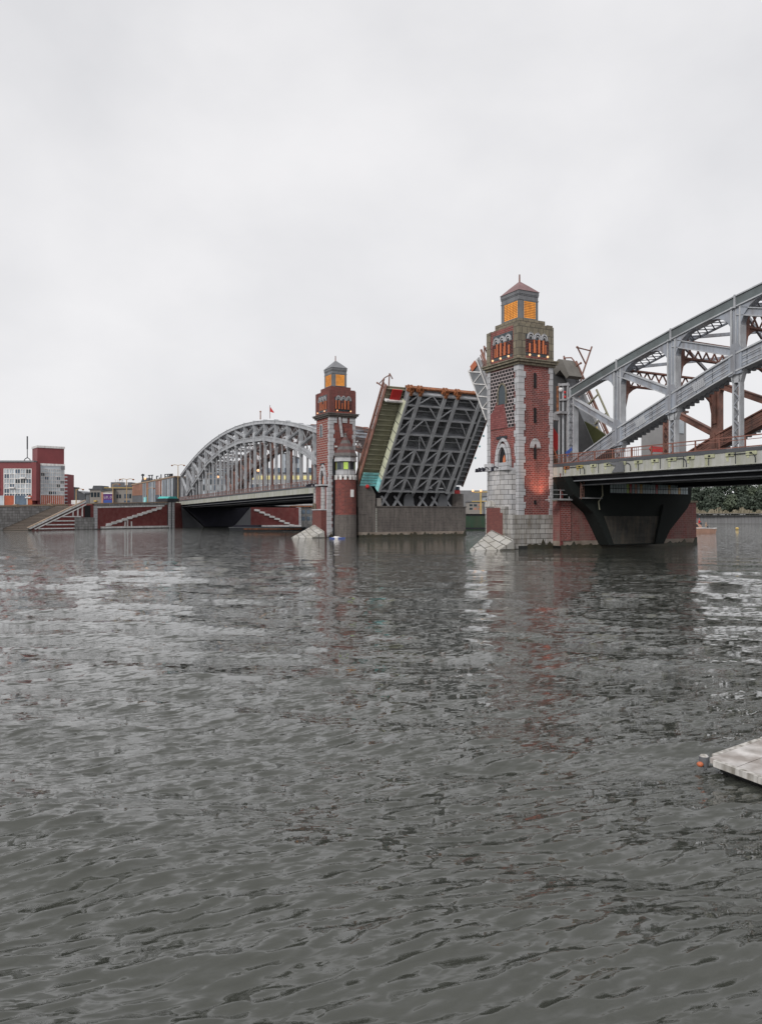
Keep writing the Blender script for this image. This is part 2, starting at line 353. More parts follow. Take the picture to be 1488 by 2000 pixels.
make_water()

# ---------------------------------------------------------------- ground of the two banks
WC = (-110, 222, 0); WROT = math.atan2(57, 34); WALL = Frame(WC, WROT)   # left embankment frame: x along the wall, y to the land side
def ground_sheet():
    # left bank: follows the embankment crest and the road level behind the bridge
    mb = MB()
    P = lambda x, q: WALL.W(x, q)
    a0, a1, a2 = P(-140, .5), P(20, .5), P(66, .5)
    B1 = BF.W(-208, 0); B2 = BF.W(-207, 95)
    pts = [(a0.x, a0.y, 6.6), (a1.x, a1.y, 6.9), (a2.x, a2.y, 8.6), (B1.x, B1.y, 8.8), (B2.x, B2.y, 6.9)]
    far = [(-1400, 100, 6), (-1500, 900, 7), (-800, 1800, 8), (-100, 2200, 8), (300, 2200, 6.9)]
    n = len(pts); vs = pts+far
    fs = [(i, i+1, n+i+1, n+i) for i in range(n-1)]
    mb.add(vs, fs)
    o = single(mb, 'ground', 'ground', None, None, fr=WF, kind='structure')
    mb = MB()
    cr = [(-1, 335), (90, 425), (130, 410), (165, 395), (300, 352), (700, 300)]
    fr_ = [(300, 2200), (500, 2200), (700, 2000), (1000, 1800), (1600, 1500), (2500, 800)]
    mb.add([(x, y, 5.0) for x, y in cr]+[(x, y, 6.8) for x, y in fr_], [(i, i+1, 7+i, 6+i) for i in range(5)])
    single(mb, 'far_bank_ground', 'ground', None, None, fr=WF, kind='structure')
ground_sheet()

M['algae'] = paint('wet dark algae', (.035, .036, .024), .55, .45, 1.6, dirt=(.07, .055, .03), damt=.7)
def ragged(fn, h0, h1, o0, o1, par, base=.3, amp=.55, seed=1):
    rg = random.Random(seed); n = max(6, int(abs(h1-h0)/.35)); mb = MB()
    hs = [h0+(h1-h0)*i/n for i in range(n+1)]; zs = [base+amp*(rg.random()**2)*(1.0+.6*math.sin(i*.7+seed)) for i in range(n+1)]
    mb.prism([(h0, -.5)]+list(zip(hs, zs))+[(h1, -.5)], fn, o0, o1); return mb.build('algae_band', 'algae', par)
# ---------------------------------------------------------------- bridge towers
FA = lambda h, z, o: (-h, -o, z)            # face towards downstream (w = 0), h runs away from the front corner
FB = lambda h, z, o: (o, h, z)              # face towards the right bank (s = 0)
TS, TW = 6.6, 5.4
def tower(s0, label, variant):
    """variant 'near': tan stone, slits, copper roof; 'far': brick belfry, grey roof, side turret"""
    near = variant == 'near'
    fr = Frame(BF.W(s0, 0), BROT); bot = -1.2
    t = thing('bridge_tower', label, 'tower', (-3.3, 2.7, 0), fr, 'brick towers of the bridge')
    bk = 'brick' if near else 'brickfar'
    # shaft
    mb = MB(); mb.box(-TS+.05, -.05, .05, TW-.05, bot, 23.3); mb.build('shaft', bk, t)
    zb = 4.25
    mb = MB()                                # ashlar plinth with an uneven top edge on the right face
    mb.box(-TS-.12, .14, -.12 if near else .0, TW+.1, bot, zb if near else 1.0)
    if near:
        mb.box(-.05, .18, 2.2, 3.1, bot, zb-.02)
    mb.build('plinth', 'stonebase', t)
    mb = MB(); mb.box(-TS-.16, .2, -.16, TW+.16, bot, .38); mb.build('waterline_band', 'waterline', t)
    # quoins: toothed strips at three corners
    def quoin(corner):
        mb = MB(); z = zb if near else 1.0; k = 0
        while z < 23.0:
            hh = min(.82, 23.1-z); a = (.95, .72, 1.05, .66, .88)[k % 5]; b = (.8, 1.0, .7, .95, .78)[k % 5]
            if corner == 'front': mb.box(-a*.9, .06, -.06, b*1.05, z, z+hh-.02)
            elif corner == 'left': mb.box(-TS-.04, -TS+.62, -.05, .4, z, z+hh-.02)
            else: mb.box(-.3, .05, TW-a*.62, TW+.04, z, z+hh-.02)
            z += hh; k += 1
        mb.build('quoin_strip', 'quoin', t)
    quoin('front'); quoin('left') if near else None; quoin('back')
    # downstream face panel of patterned brick
    if near:
        mb = MB()
        mb.box(-5.9, -1.0, -.03, .06, 15.4, 22.9); mb.build('glazed_brick_panel', 'checker', t)
        mb = MB(); poly = [(2.2, 15.4), (5.9, 15.4), (5.9, 17.4), (5.2, 17.9), (4.6, 18.9), (3.7, 19.2), (3.0, 18.5), (2.6, 17.2)]
        mb.prism(poly, FA, .02, .055); mb.build('rose_brick_patch', 'brickrose', t)
    else:
        mb = MB(); mb.box(-6.1, -.85, -.03, .06, 11.6, 22.9); mb.build('pale_joint_brick_panel', 'brickwhite', t)
    # round headed window on the downstream face
    def window(h, z, w, hg, name='arched_window'):
        mb = MB(); o = archpts(h, z+hg*.6, w, hg*.5, 10, near); i_ = archpts(h, z+hg*.6, w-.34, hg*.5-.2, 10, near)
        o = [(h-w/2, z)]+o+[(h+w/2, z)]; i_ = [(h-w/2+.17, z)]+i_+[(h+w/2-.17, z)]
        mb.ring(o, i_, FA, .0, .16); f = mb.build(name, 'brownstone' if near else 'quoin', t)
        mb = MB(); mb.prism(i_, FA, .03, .07); mb.build('pane', 'glass', f)
    if near: window(3.35, 18.5, 1.9, 2.5)
    else: window(3.9, 19.5, 1.3, 2.4)
    mb = MB(); mb.box(-4.6, -2.4, -.09, .03, 14.05, 14.4); mb.build('plaque', 'seam', t)
    # pointed niche
    mb = MB(); zc = 11.25; hc = 3.1
    for (w, hg, o) in ((3.3, 2.9, .22), (2.4, 2.15, .32)):
        a = archpts(hc, zc, w, hg, 14, True); b = archpts(hc, zc, w-.62, hg-.42, 14, True)
        a = [(hc-w/2, zc-1.2)]+a+[(hc+w/2, zc-1.2)]; b = [(hc-w/2+.31, zc-1.2)]+b+[(hc+w/2-.31, zc-1.2)]
        mb.ring(a, b, FA, .0, o)
    nf = mb.build('pointed_niche', 'quoin', t)
    mb = MB(); a = archpts(hc, zc, 1.5, 1.5, 12, True); mb.prism([(hc-.75, zc-1.2)]+a+[(hc+.75, zc-1.2)], FA, .03, .09); mb.build('niche_door', 'void', nf)
    mb = MB(); mb.prism([(hc-.5, zc-1.2), (hc-.5, zc+.2), (hc-.3, zc+.7), (hc, zc+.2), (hc, zc-1.2)], FA, .10, .14); mb.build('niche_light', 'glowsoft', nf)
    # rounded bastion below the niche with flat balcony
    mb = MB(); n = 14; top = 9.9
    if near:
        pts = [(-3.1-2.55*math.cos(PI-PI*i/n), -.05-1.25*math.sin(PI*i/n)**.6) for i in range(n+1)]
        def bast(z0, z1, k=1.0):
            return [(x, y*k, z0) for x, y in pts]+[(x, y*k, z1) for x, y in pts]
        m_ = len(pts)
        mb.add(bast(zb-.3, top), [(i, (i+1) % m_, (i+1) % m_+m_, i+m_) for i in range(m_)]+[tuple(range(m_))[::-1], tuple(range(m_, 2*m_))])
        mb.build('bastion', 'stone', t)
    else:
        pts = [(-3.1-2.3*math.cos(PI*i/n), -.05-1.1*math.sin(PI*i/n)**.7) for i in range(n+1)]; m_ = len(pts)
        mb.add([(x, y, 5.4) for x, y in pts]+[(x, y, top-.2) for x, y in pts], [(i, (i+1) % m_, (i+1) % m_+m_, i+m_) for i in range(m_)]+[tuple(range(m_))[::-1], tuple(range(m_, 2*m_))])
        mb.build('bastion', 'brick', t)
        mb = MB(); mb.cyl(-5.15, -.6, 5.4, 9.7, .6, .52, 12); mb.build('corner_column', 'stone', t)
        mb = MB(); mb.cyl(-1.5, -.6, 3.4, 9.7, .58, .55, 12); mb.build('corner_column', 'stone', t)
    mb = MB(); mb.box(-5.6, -.6, -1.4, .0, top, top+.28); mb.box(-5.5, -3.9, -1.35, -1.0, top+.28, top+.95) if near else None
    if near: mb.box(-2.4, -.6, -1.35, -1.0, top+.28, top+.95); mb.box(-5.5, -5.1, -1.0, .0, top+.28, top+.95)
    mb.build('balcony', 'quoin', t)
    # low buttress between the balcony and the water
    mb = MB()
    if near:
        mb.box(-4.95, -.9, -1.55, .1, bot, 5.3); mb.box(-.9, .12, -1.1, .1, bot, zb)
        b = mb.build('buttress', 'stonebase', t)
        mb = MB(); mb.prism([(1.25, .9), (4.6, .9), (4.6, 5.15), (1.75, 5.15), (1.75, 4.5), (1.25, 4.5)], FA, 1.5, 1.6); mb.build('red_render_panel', 'brickplain', b)
        mb = MB(); mb.prism(archpts(4.0, 5.3, 1.9, .8, 10), FA, .7, 1.7); mb.build('domed_cap', 'pontside', b)
        mb = MB(); mb.box(-1.02, -.62, -.2, .02, zb, 9.9); mb.build('red_pilaster', 'redwall', t)
    else:
        mb.box(-5.0, -.7, -1.5, .1, bot, 5.2); b = mb.build('buttress', 'brickplain', t)
        mb = MB(); mb.box(-5.1, -.6, -1.6, .05, 5.2, 5.4); mb.build('buttress_coping', 'quoin', b)
        mb = MB(); a = archpts(4.3, 5.4, 1.3, 1.2, 10, True); c = archpts(4.3, 5.4, .85, .85, 10, True); mb.ring(a, c, FA, 1.2, 1.6); mb.build('small_gable', 'brownstone', b)
        mb = MB(); mb.box(-1.0, -.1, -.35, .0, bot, 9.6); mb.build('drain_shaft', 'quoin', t)
        mb = MB(); mb.box(.02, .16, .15, 1.2, 1.2, 12.2); 
        for k in range(9): mb.box(.16, .2, .35, .95, 1.9+k*1.15, 2.6+k*1.15, 1)
        mb.build('toothed_pilaster', ['quoin', 'brickplain'], t)
    # cutwater: sloping paved ice breaker
    mb = MB(); k = 1 if near else 1.12
    mb.add([(-3.6*k, -1.5, 2.4), (.9, -1.5, 1.15), (1.15, -4.3*k, -.25), (-.6*k, -7.4*k, -.3), (-4.3*k, -1.5, -.9), (1.0, -1.4, -.9), (1.2, -4.5*k, -.9), (-.7*k, -7.7*k, -.9), (-4.3*k, -1.4, 2.0)],
           [(0, 1, 2, 3), (8, 0, 3), (1, 5, 6, 2), (8, 3, 7, 4), (3, 2, 6, 7), (0, 8, 4, 5, 1), (4, 7, 6, 5)])
    mb.build('cutwater', 'paving', t)
    # right face: slits and arch head
    if near:
        for (z0, z1, w) in ((20.3, 22.2, .36), (15.9, 17.8, .36), (11.3, 12.75, .36), (5.6, 6.1, .34)):
            mb = MB(); mb.box(.0, .07, 2.55-w/2, 2.55+w/2, z0, z1); mb.build('slit_window', 'void', t)
        mb = MB(); a = archpts(2.55, 12.7, 1.7, 1.25, 12, True); c = archpts(2.55, 12.7, .5, .55, 12, True); mb.ring(a, c, FB, .0, .14); mb.build('arch_head', 'quoin', t)
    else:
        mb = MB()
        for (a, b, z0) in ((.3, 1.5, 22.0), (2.6, 3.7, 22.1), (4.2, 5.3, 22.0)): mb.box(.0, .09, a, b, z0, 23.1)
        mb.build('corbel_course', 'quoin', t)
        mb = MB(); mb.beam((.1, 2.0, 23.1), (.25, 2.5, 19.3), .42, .3); mb.build('chute', 'quoin', t)
        mb = MB(); mb.box(.0, .1, 1.0, 1.6, 17.3, 17.6); mb.build('ledge_stone', 'white', t)
    ragged(FB, 1.2 if near else -.1, TW+.1, .15, .22, t, .45, .7, 3)
    ragged(FA, .9, 4.9, 1.5, 1.66 if near else 1.58, t, .35, .6, 5)
    # cornice
    mb = MB(); e = .5
    mb.box(-TS-e, e, -e, TW+e, 23.42, 23.9); mb.box(-TS-e*.5, e*.5, -e*.5, TW+e*.5, 23.1, 23.42); mb.box(-TS-e-.14, e+.14, -e-.14, TW+e+.14, 23.72, 23.86)
    mb.build('cornice', 'brownstone' if near else 'greystone', t)
    # belfry
    zt = 28.2
    mb = MB(); mb.box(-TS-.03, .03, -.03, TW+.03, 23.9, zt); bf = mb.build('belfry', 'brick' if near else 'brickfar', t)
    mb = MB(); mt = 'brownstone' if near else 'brickplain'
    for (a, b, c, d) in ((-1.0, .1, -.1, 1.0), (-TS-.1, -TS+.75, -.1, .5), (-.5, .1, TW-.8, TW+.1)):
        mb = MB(); mb.box(a, b, c, d, 23.9, zt+.04); mb.build('corner_pier', mt, bf)
    mb = MB(); mb.box(-.05, .08, .9, TW-.7, 27.0, zt+.03); mb.build('stone_band', mt, bf)
    def arcade(fn, h0, h1, nm):
        """three pointed lights over a balustrade"""
        z0, zs, z1 = 24.6, 26.35, 27.35; w = (h1-h0)/3
        mb = MB(); mb.prism([(h0-.15, z0-.3), (h1+.15, z0-.3), (h1+.15, z1+.2), (h0-.15, z1+.2)], fn, .035, .07); a = mb.build('belfry_opening', 'glass', bf)
        mb = MB()
        for k in range(3):
            c = h0+w*(k+.5)
            mb.ring(archpts(c, zs, w*1.06, .95, 10, True), archpts(c, zs, w*.78, .70, 10, True), fn, .07, .26)
            mb.ring(archpts(c, zs, w*.66, .55, 8, True), archpts(c, zs, w*.50, .40, 8, True), fn, .07, .2)
        mb.build('tracery', 'quoin' if near else 'railgrey', a)
        mb = MB()
        for k in range(9):
            z = z0+.1+k*.19; mb.prism([(h0-.25, z), (h1+.25, z), (h1+.25, z+.09), (h0-.25, z+.09)], fn, .07, .15)
        mb.build('brick_lattice', 'brickplain', a)
        mb = MB()
        js = ((.12, .2, 0), (.34, .16, 1), (.40, .08, 0), (.58, .24, 1), (.78, .22, 1), (.9, .1, 0)) if near else ((.02, .14, 1), (.22, .12, 1), (.42, .1, 0), (.6, .2, 1), (.82, .12, 1))
        for q, jw, tall in js:
            c = h0+(h1-h0)*q
            mb.prism([(c-jw/2, z0+.1), (c+jw/2, z0+.1), (c+jw/2, zs+(.05 if tall else -.5)), (c-jw/2, zs+(.05 if tall else -.5))], fn, .12, .22)
        mb.build('lit_jamb', 'glowsoft', a)
        for k in range(3):
            c = h0+.2+(h1-h0-.4)*k/2; mb = MB(); p = fn(c, z0-.28, .42); mb.sph(p, .15, 8); mb.build('floodlight', 'lampglow' if k != 1 or near else 'seam', a)
    arcade(FA, 1.35, 5.1, 'a'); arcade(FB, 1.2, 4.45, 'b')
    # stepped parapet block, lantern, roof, spike
    mb = MB(); mb.box(-5.75, -.75, .6, TW-.6, zt, 29.15); mb.box(-5.95, -.6, .45, TW-.45, zt+.0, zt+.3)
    mb.build('parapet', 'brownstone' if near else 'brickplain', t)
    mb = MB(); mb.box(-TS-.02, -TS+.5, .3, TW-.3, zt, zt+.25); mb.box(-.6, .02, TW-.9, TW, zt, zt+.28)
    mb.build('parapet_block', 'brownstone' if near else 'brickplain', t)
    a0, a1, b0, b1 = -5.15, -1.45, 1.15, 4.25
    mb = MB(); mb.box(a0, a1, b0, b1, 29.15, 32.9)
    for z in (32.35, 31.75): mb.box(a0-.06, a1+.06, b0-.06, b1+.06, z, z+.09)
    mb.box(a0-.08, a1+.08, b0-.08, b1+.08, 32.5, 32.95)
    ln = mb.build('lantern', 'lantern', t)
    for fn, h0, h1, off in ((FA, -a1+.15, -a0-.75, -b0), (FB, b0+.75, b1-.5, a1)):
        mb = MB(); mb.prism([(h0, 29.45), (h1, 29.45), (h1, 31.6), (h0, 31.6)], fn, off+.02, off+.05); p = mb.build('lantern_window', 'glow', ln)
        mb = MB()
        for k in range(1, 9): c = h0+(h1-h0)*k/9; mb.prism([(c-.03, 29.45), (c+.03, 29.45), (c+.03, 31.6), (c-.03, 31.6)], fn, off+.05, off+.09)
        for k in range(1, 10): z = 29.45+2.15*k/10; mb.prism([(h0, z-.028), (h1, z-.028), (h1, z+.028), (h0, z+.028)], fn, off+.05, off+.085)
        mb.build('muntins', 'muntin', p)
        mb = MB()
        for (q0, q1, z0, z1) in ((h0-.1, h1+.1, 31.6, 31.7), (h0-.1, h1+.1, 29.35, 29.45), (h0-.1, h0, 29.4, 31.65), (h1, h1+.1, 29.4, 31.65)):
            mb.prism([(q0, z0), (q1, z0), (q1, z1), (q0, z1)], fn, off, off+.12)
        mb.build('frame', 'lantern', p)
    mb = MB(); cx, cy = (a0+a1)/2, (b0+b1)/2; q = .16
    mb.add([(a0-q, b0-q, 32.95), (a1+q, b0-q, 32.95), (a1+q, b1+q, 32.95), (a0-q, b1+q, 32.95),
            (cx-.95, cy-.8, 33.92), (cx+.95, cy-.8, 33.92), (cx+.95, cy+.8, 33.92), (cx-.95, cy+.8, 33.92), (cx, cy, 34.72)],
           [(0, 1, 5, 4), (1, 2, 6, 5), (2, 3, 7, 6), (3, 0, 4, 7), (4, 5, 8), (5, 6, 8), (6, 7, 8), (7, 4, 8), (3, 2, 1, 0)])
    mb.build('roof', 'roofred' if near else 'roofgrey', t)
    mb = MB(); mb.cyl(cx, cy, 34.6, 35.6, .11, .09, 8); mb.build('finial', 'rust', t)
    # back of the shaft: plain door to the deck
    mb = MB(); mb.box(-4.2, -2.6, TW, TW+.08, 10.7, 13.2); mb.build('deck_door', 'rust', t)
    # floodlights on the balcony edge
    for k, h in enumerate((5.8, 5.1, 4.3, 2.4)):
        mb = MB(); mb.tube([(-h, -1.3, top+.2), (-h-.15, -1.8, top+.5), (-h, -2.2, top+.25)], .06); mb.cyl(-h, -2.3, top-.1, top+.35, .24, .17, 8)
        mb.build('balcony_floodlight', 'navy', t)
    if not near:
        tx, ty = .75, 2.95; r = 2.05
        mb = MB(); mb.cyl(tx, ty, bot, 4.3, r+.12, r+.12, 20); tu = mb.build('turret_base', 'greystone', t)
        mb = MB(); mb.cyl(tx, ty, 4.3, 11.3, r, r, 24); tb = mb.build('turret_drum', 'brickfar', t)
        mb = MB(); mb.box(tx+r-.3, tx+r+.1, ty+.1, ty+.75, 7.7, 9.1); mb.build('white_tablet', 'white', tb)
        mb = MB(); 
        for k in range(14): a = 2*PI*k/14; mb.box(0, 0, 0, 0, 0, 0) if False else mb.add([(tx+(r+q2)*math.cos(a+d), ty+(r+q2)*math.sin(a+d), z) for z in (11.0, 11.9) for (q2, d) in ((-.1, -.13), (.14, -.13), (.14, .13), (-.1, .13))], [(3,2,1,0),(4,5,6,7),(0,1,5,4),(1,2,6,5),(2,3,7,6),(3,0,4,7)])
        mb.build('corbel_ring', 'white', tb)
        mb = MB(); mb.cyl(tx, ty, 11.6, 12.9, r-.12, r-.05, 10); mb.build('parapet_ring', 'quoin', t)
        mb = MB(); mb.cyl(tx, ty, 12.9, 14.5, r-.2, r-.2, 8); gw = mb.build('turret_cabin', 'housegrey', t)
        for k in range(8):
            a = PI/8+k*PI/4+PI/8 - PI/8; a = k*PI/4+PI/8
            ap = (r-.2)*math.cos(PI/8); u = Vector((-math.sin(a), math.cos(a), 0)); c = Vector((tx+ap*math.cos(a), ty+ap*math.sin(a), 0)); nn = Vector((math.cos(a), math.sin(a), 0))
            mb = MB(); P = [c+u*x+nn*o for o in (.01, .05) for x in (-.42, .42)]
            mb.add([(p.x, p.y, z) for z in (13.0, 14.35) for p in (P[0], P[1], P[3], P[2])], [(3,2,1,0),(4,5,6,7),(0,1,5,4),(1,2,6,5),(2,3,7,6),(3,0,4,7)])
            pw = mb.build('cabin_window', 'limepane' if k % 2 else 'glass', gw)
        mb = MB(); mb.cyl(tx, ty, 14.5, 15.5, r+.25, r+.12, 8); mb.build('eaves_band', 'quoin', t)
        mb = MB(); z0 = 15.5
        for k in range(7):
            f0 = 1-k/7; f1 = 1-(k+1)/7; zz = z0+4.3*k/7
            mb.cyl(tx, ty, zz, zz+4.3/7+.02, (r+.32)*f0+.1, (r+.32)*f1+.12, 8, mi=k % 2)
        mb.sph((tx, ty, z0+4.3), .3, 8); mb.build('turret_roof', ['turretgrey', 'turretred'], t)
        mb = MB(); mb.box(-.05, .4, -.02+.55, .95, bot, 15); mb.build('painted_shadow_gap', 'black', t)  # black strip standing in for shade in the gap beside the turret
    return t
tower(0, 'nearer brick bridge tower with pale stone corners, narrow slit windows and amber lit lantern', 'near')
tower(-57.8, 'farther brick bridge tower with a round conical roofed turret on its side', 'far')

# lamps that wash the brick of the near tower and its balcony
def spot(name, loc, tgt, e, col, size=50):
    d = bpy.data.lights.new(name, 'SPOT'); d.energy = e; d.color = col; d.spot_size = R(size); d.spot_blend = .9; d.shadow_soft_size = .15
    o = bpy.data.objects.new(name, d); COL.objects.link(o); p = BF.W(*loc); q = BF.W(*tgt)
    o.location = p; o.rotation_euler = (p-q).to_track_quat('Z', 'Y').to_euler(); return o
spot('facade_lamp', (1.9, 3.3, 6.2), (.0, 3.3, 9.3), 750, (1, .5, .32), 95)
spot('balcony_lamp', (-2.6, -3.0, 10.2), (-2.7, -1.5, 8.9), 130, (1, .97, .95), 60)

# ---------------------------------------------------------------- piers
def ladder(mb, s, w, z0, z1, wd=.55, ax='w'):
    for k in (-1, 1):
        mb.box(s-.04, s+.04, w+k*wd/2-.03, w+k*wd/2+.03, z0, z1)
    z = z0+.2
    while z < z1-.1: mb.box(s-.03, s+.03, w-wd/2, w+wd/2, z, z+.05); z += .38
def pier(s0, sg, label, variant):
    """s0: front of the tower; sg: +1 when the fixed span lies to the right"""
    near = variant == 'near'; bot = -1.5; a, b = s0-8.1, s0+1.5
    t = thing('bridge_pier', label, 'pier', (s0-3.3, 17.5, 0), BF, 'piers of the drawbridge')
    mt = 'pierbrick' if near else 'greystone'
    mb = MB(); mb.box(a, b, 5.35, 30.2, bot, 6.0 if near else 5.85)
    if not near:
        mb.prism([(5.2, 5.8), (5.2, 12.1), (7.6, 12.1), (7.6, 10.9), (9.1, 8.3), (9.1, 5.8)], lambda h, z, o: (o, h, z), b-2.5, b-.02)
    mb.build('body', mt, t)
    mb = MB(); mb.box(a-.12, b+.12, 5.3, 30.32, bot, .33); mb.build('waterline_band', 'waterline', t)
    mb = MB(); mb.box(a-.06, b+.06, 5.32, 30.26, .33, .95); mb.build('tide_band', 'saltband', t)
    ragged(lambda h, z, o: (o, h, z), 5.4, 30.2, b, b+.15, t, .34, .5, 9)
    mb = MB(); mb.box(a-.2, b+.14, 5.3 if near else 9.3, 30.4, 6.0 if near else 5.85, 6.25 if near else 6.05); mb.build('coping', 'brownstone' if near else 'greystone', t)
    if near:
        mb = MB(); mb.box(b, b+.16, 5.35, 7.0, .95, 5.95)
        mb.build('red_pilaster', 'brick', t)
        mb = MB(); mb.box(b+.0, b+.1, 5.3, 5.3+.45, .3, 9.5); mb.build('steel_gap_post', 'redwall', t)
        mb = MB(); mb.box(a+.6, b-.6, 5.5, 27.5, 5.9, 9.6); mb.build('machine_chamber', 'darkgreen', t)
        # dark steel bearing hopper that carries the end of the arch span
        f = lambda h, z, o: (o, h, z)
        prof = [(4.2, 8.9), (6.0, 6.7), (9.2, 4.5), (10.6, 2.4), (11.8, .38), (21.6, .38), (22.8, 2.2), (24.4, 3.6), (26.2, 5.2), (26.9, 6.3), (27.1, 8.9)]
        mb = MB(); mb.prism(prof, f, b-.2, b+1.9); h = mb.build('bearing_hopper', 'darkgreen', t)
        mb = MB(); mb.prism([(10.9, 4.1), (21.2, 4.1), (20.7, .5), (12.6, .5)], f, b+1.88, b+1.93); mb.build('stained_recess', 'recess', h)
        mb = MB(); mb.prism([(21.2, 5.6), (24.9, 5.6), (21.1, .45), (19.7, .45)], f, b+1.9, b+2.25); mb.build('strut', 'darkgreen', h)
        wp = None
        for k in range(30):
            w0 = 12.0+k*.475; mb = MB(); mb.box(b+1.9, b+1.96, w0, w0+.38, 7.08, 8.25)
            nm = {6: 'limeglass', 7: 'redglass', 11: 'ochreglass', 17: 'redglass', 22: 'ochreglass', 26: 'ochreglass', 9: 'salmonglass'}.get(k, 'glasslit')
            wp = mb.build('window_pane', nm, h)
        mb = MB(); mb.box(b+1.9, b+2.02, 11.9, 26.3, 7.62, 7.69); mb.box(b+1.9, b+2.02, 11.9, 26.3, 8.25, 8.33); mb.box(b+1.9, b+2.02, 11.9, 26.3, 7.0, 7.08); mb.build('window_frame', 'black', h)
        mb = MB(); ladder(mb, b+2.3, 6.9, 6.3, 9.2); mb.tube([(b+2.6, 6.5, 6.2), (b+2.8, 6.4, 7.4), (b+2.6, 6.5, 8.2), (b+2.4, 6.6, 8.2)], .04); mb.build('ladder', 'rust', t)
        mb = MB()
        for z in (6.25, 6.8, 7.35): mb.tube([(b+.7, 3.2, z), (b+.7, 6.0, z), (b+.7, 7.0, z+.02)], .045)
        for w in (3.4, 4.8, 6.2): mb.tube([(b+.7, w, 6.2), (b+.7, w, 7.35)], .045)
        mb.box(b-.4, b+.9, 3.3, 6.6, 6.08, 6.2); mb.build('access_platform', 'railgrey', t)
        mb = MB(); mb.box(b+1.95, b+2.4, 6.8, 10.2, 6.3, 6.42); mb.build('ledge', 'railgrey', t)
        mb = MB(); mb.tube([(b+2.1, 10.4, 8.2), (b+2.1, 10.5, 6.7), (b+2.1, 9.8, 5.9), (b+2.1, 10.0, 4.9)], .09); mb.build('conduit', 'soffit', t)
        mb = MB(); mb.box(b-.6, b-.5, 27.3, 29.6, 6.25, 7.6)
        mb.build('glass_screen', 'glasspale', t)
    else:
        mb = MB(); mb.box(a+.5, b-1.2, 9.1, 27.6, 5.8, 9.0); mb.build('machine_chamber', 'void', t)
        for k in range(6):
            w = 10.6+k*2.9; mb = MB(); x = b-.9
            mb.beam((x, w, 6.0), (x, w+1.9, 8.9), .35, .5, (1, 0, 0)); mb.beam((x+.05, w+1.9, 6.0), (x+.05, w+.2, 8.0), .3, .4, (1, 0, 0)); mb.build('bearing_arm', 'under', t)
        mb = MB(); mb.box(b-1.3, b-.3, 9.5, 10.5, 6.05, 7.6); mb.build('junction_box', 'housebeige', t)
        for w in (16.9, 24.9):
            mb = MB(); f = lambda h, z, o: (o, h, z)
            mb.prism([(w-1.1, 6.0)]+archpts(w, 7.0, 2.2, 1.6, 8)+[(w+1.1, 6.0)], f, b-.9, b-.4); mb.build('bearing_block', 'housegrey', t)
        mb = MB(); mb.cyl(b-1.6, 29.0, 5.9, 8.7, 1.45, 1.45, 16); mb.box(b-4, b-1.6, 27.6, 30.2, 5.9, 8.7); mb.build('round_bastion', 'greystone', t)
        mb = MB(); mb.box(b-1.6, b-.9, 26.9, 27.5, 8.7, 11.2); mb.build('control_post', 'soffit', t)
        mb = MB(); mb.box(b-1.2, b-.8, 28.2, 29.3, 8.7, 9.5); mb.build('red_barrier_box', 'red', t)
        mb = MB(); mb.cyl(b-1.0, 28.8, 9.5, 10.2, .5, .5, 12); mb.build('signal_drum', 'glassblue', t)
        mb = MB(); mb.sph((b+.15, 7.25, 9.8), .42, 10); mb.build('red_marker_light', 'red', t)
        mb = MB(); mb.box(b-.05, b+.06, 5.35, 7.2, 4.4, 9.9); mb.build('pale_block_strip', 'greystone', t)
        mb = MB()
        for k in range(14): mb.box(b, b+.05, 9.1, 9.38, .9+k*.34, 1.12+k*.34)
        mb.build('depth_marks', 'concrete', t)
    return t
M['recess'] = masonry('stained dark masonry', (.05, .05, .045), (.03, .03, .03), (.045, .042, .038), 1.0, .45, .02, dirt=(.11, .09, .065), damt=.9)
for nm, c in (('limeglass', (.35, .50, .12)), ('redglass', (.40, .05, .05)), ('ochreglass', (.45, .28, .08)), ('salmonglass', (.45, .22, .16)), ('glasslit', (.34, .42, .44))):
    M[nm] = paint(nm, c, .25, .3, .4, bump=0)
pier(0, 1, 'red brick bridge pier with a dark steel hopper and coloured window strip', 'near')
pier(-57.8, -1, 'grey brown stone pier beneath the raised drawbridge leaf', 'far')

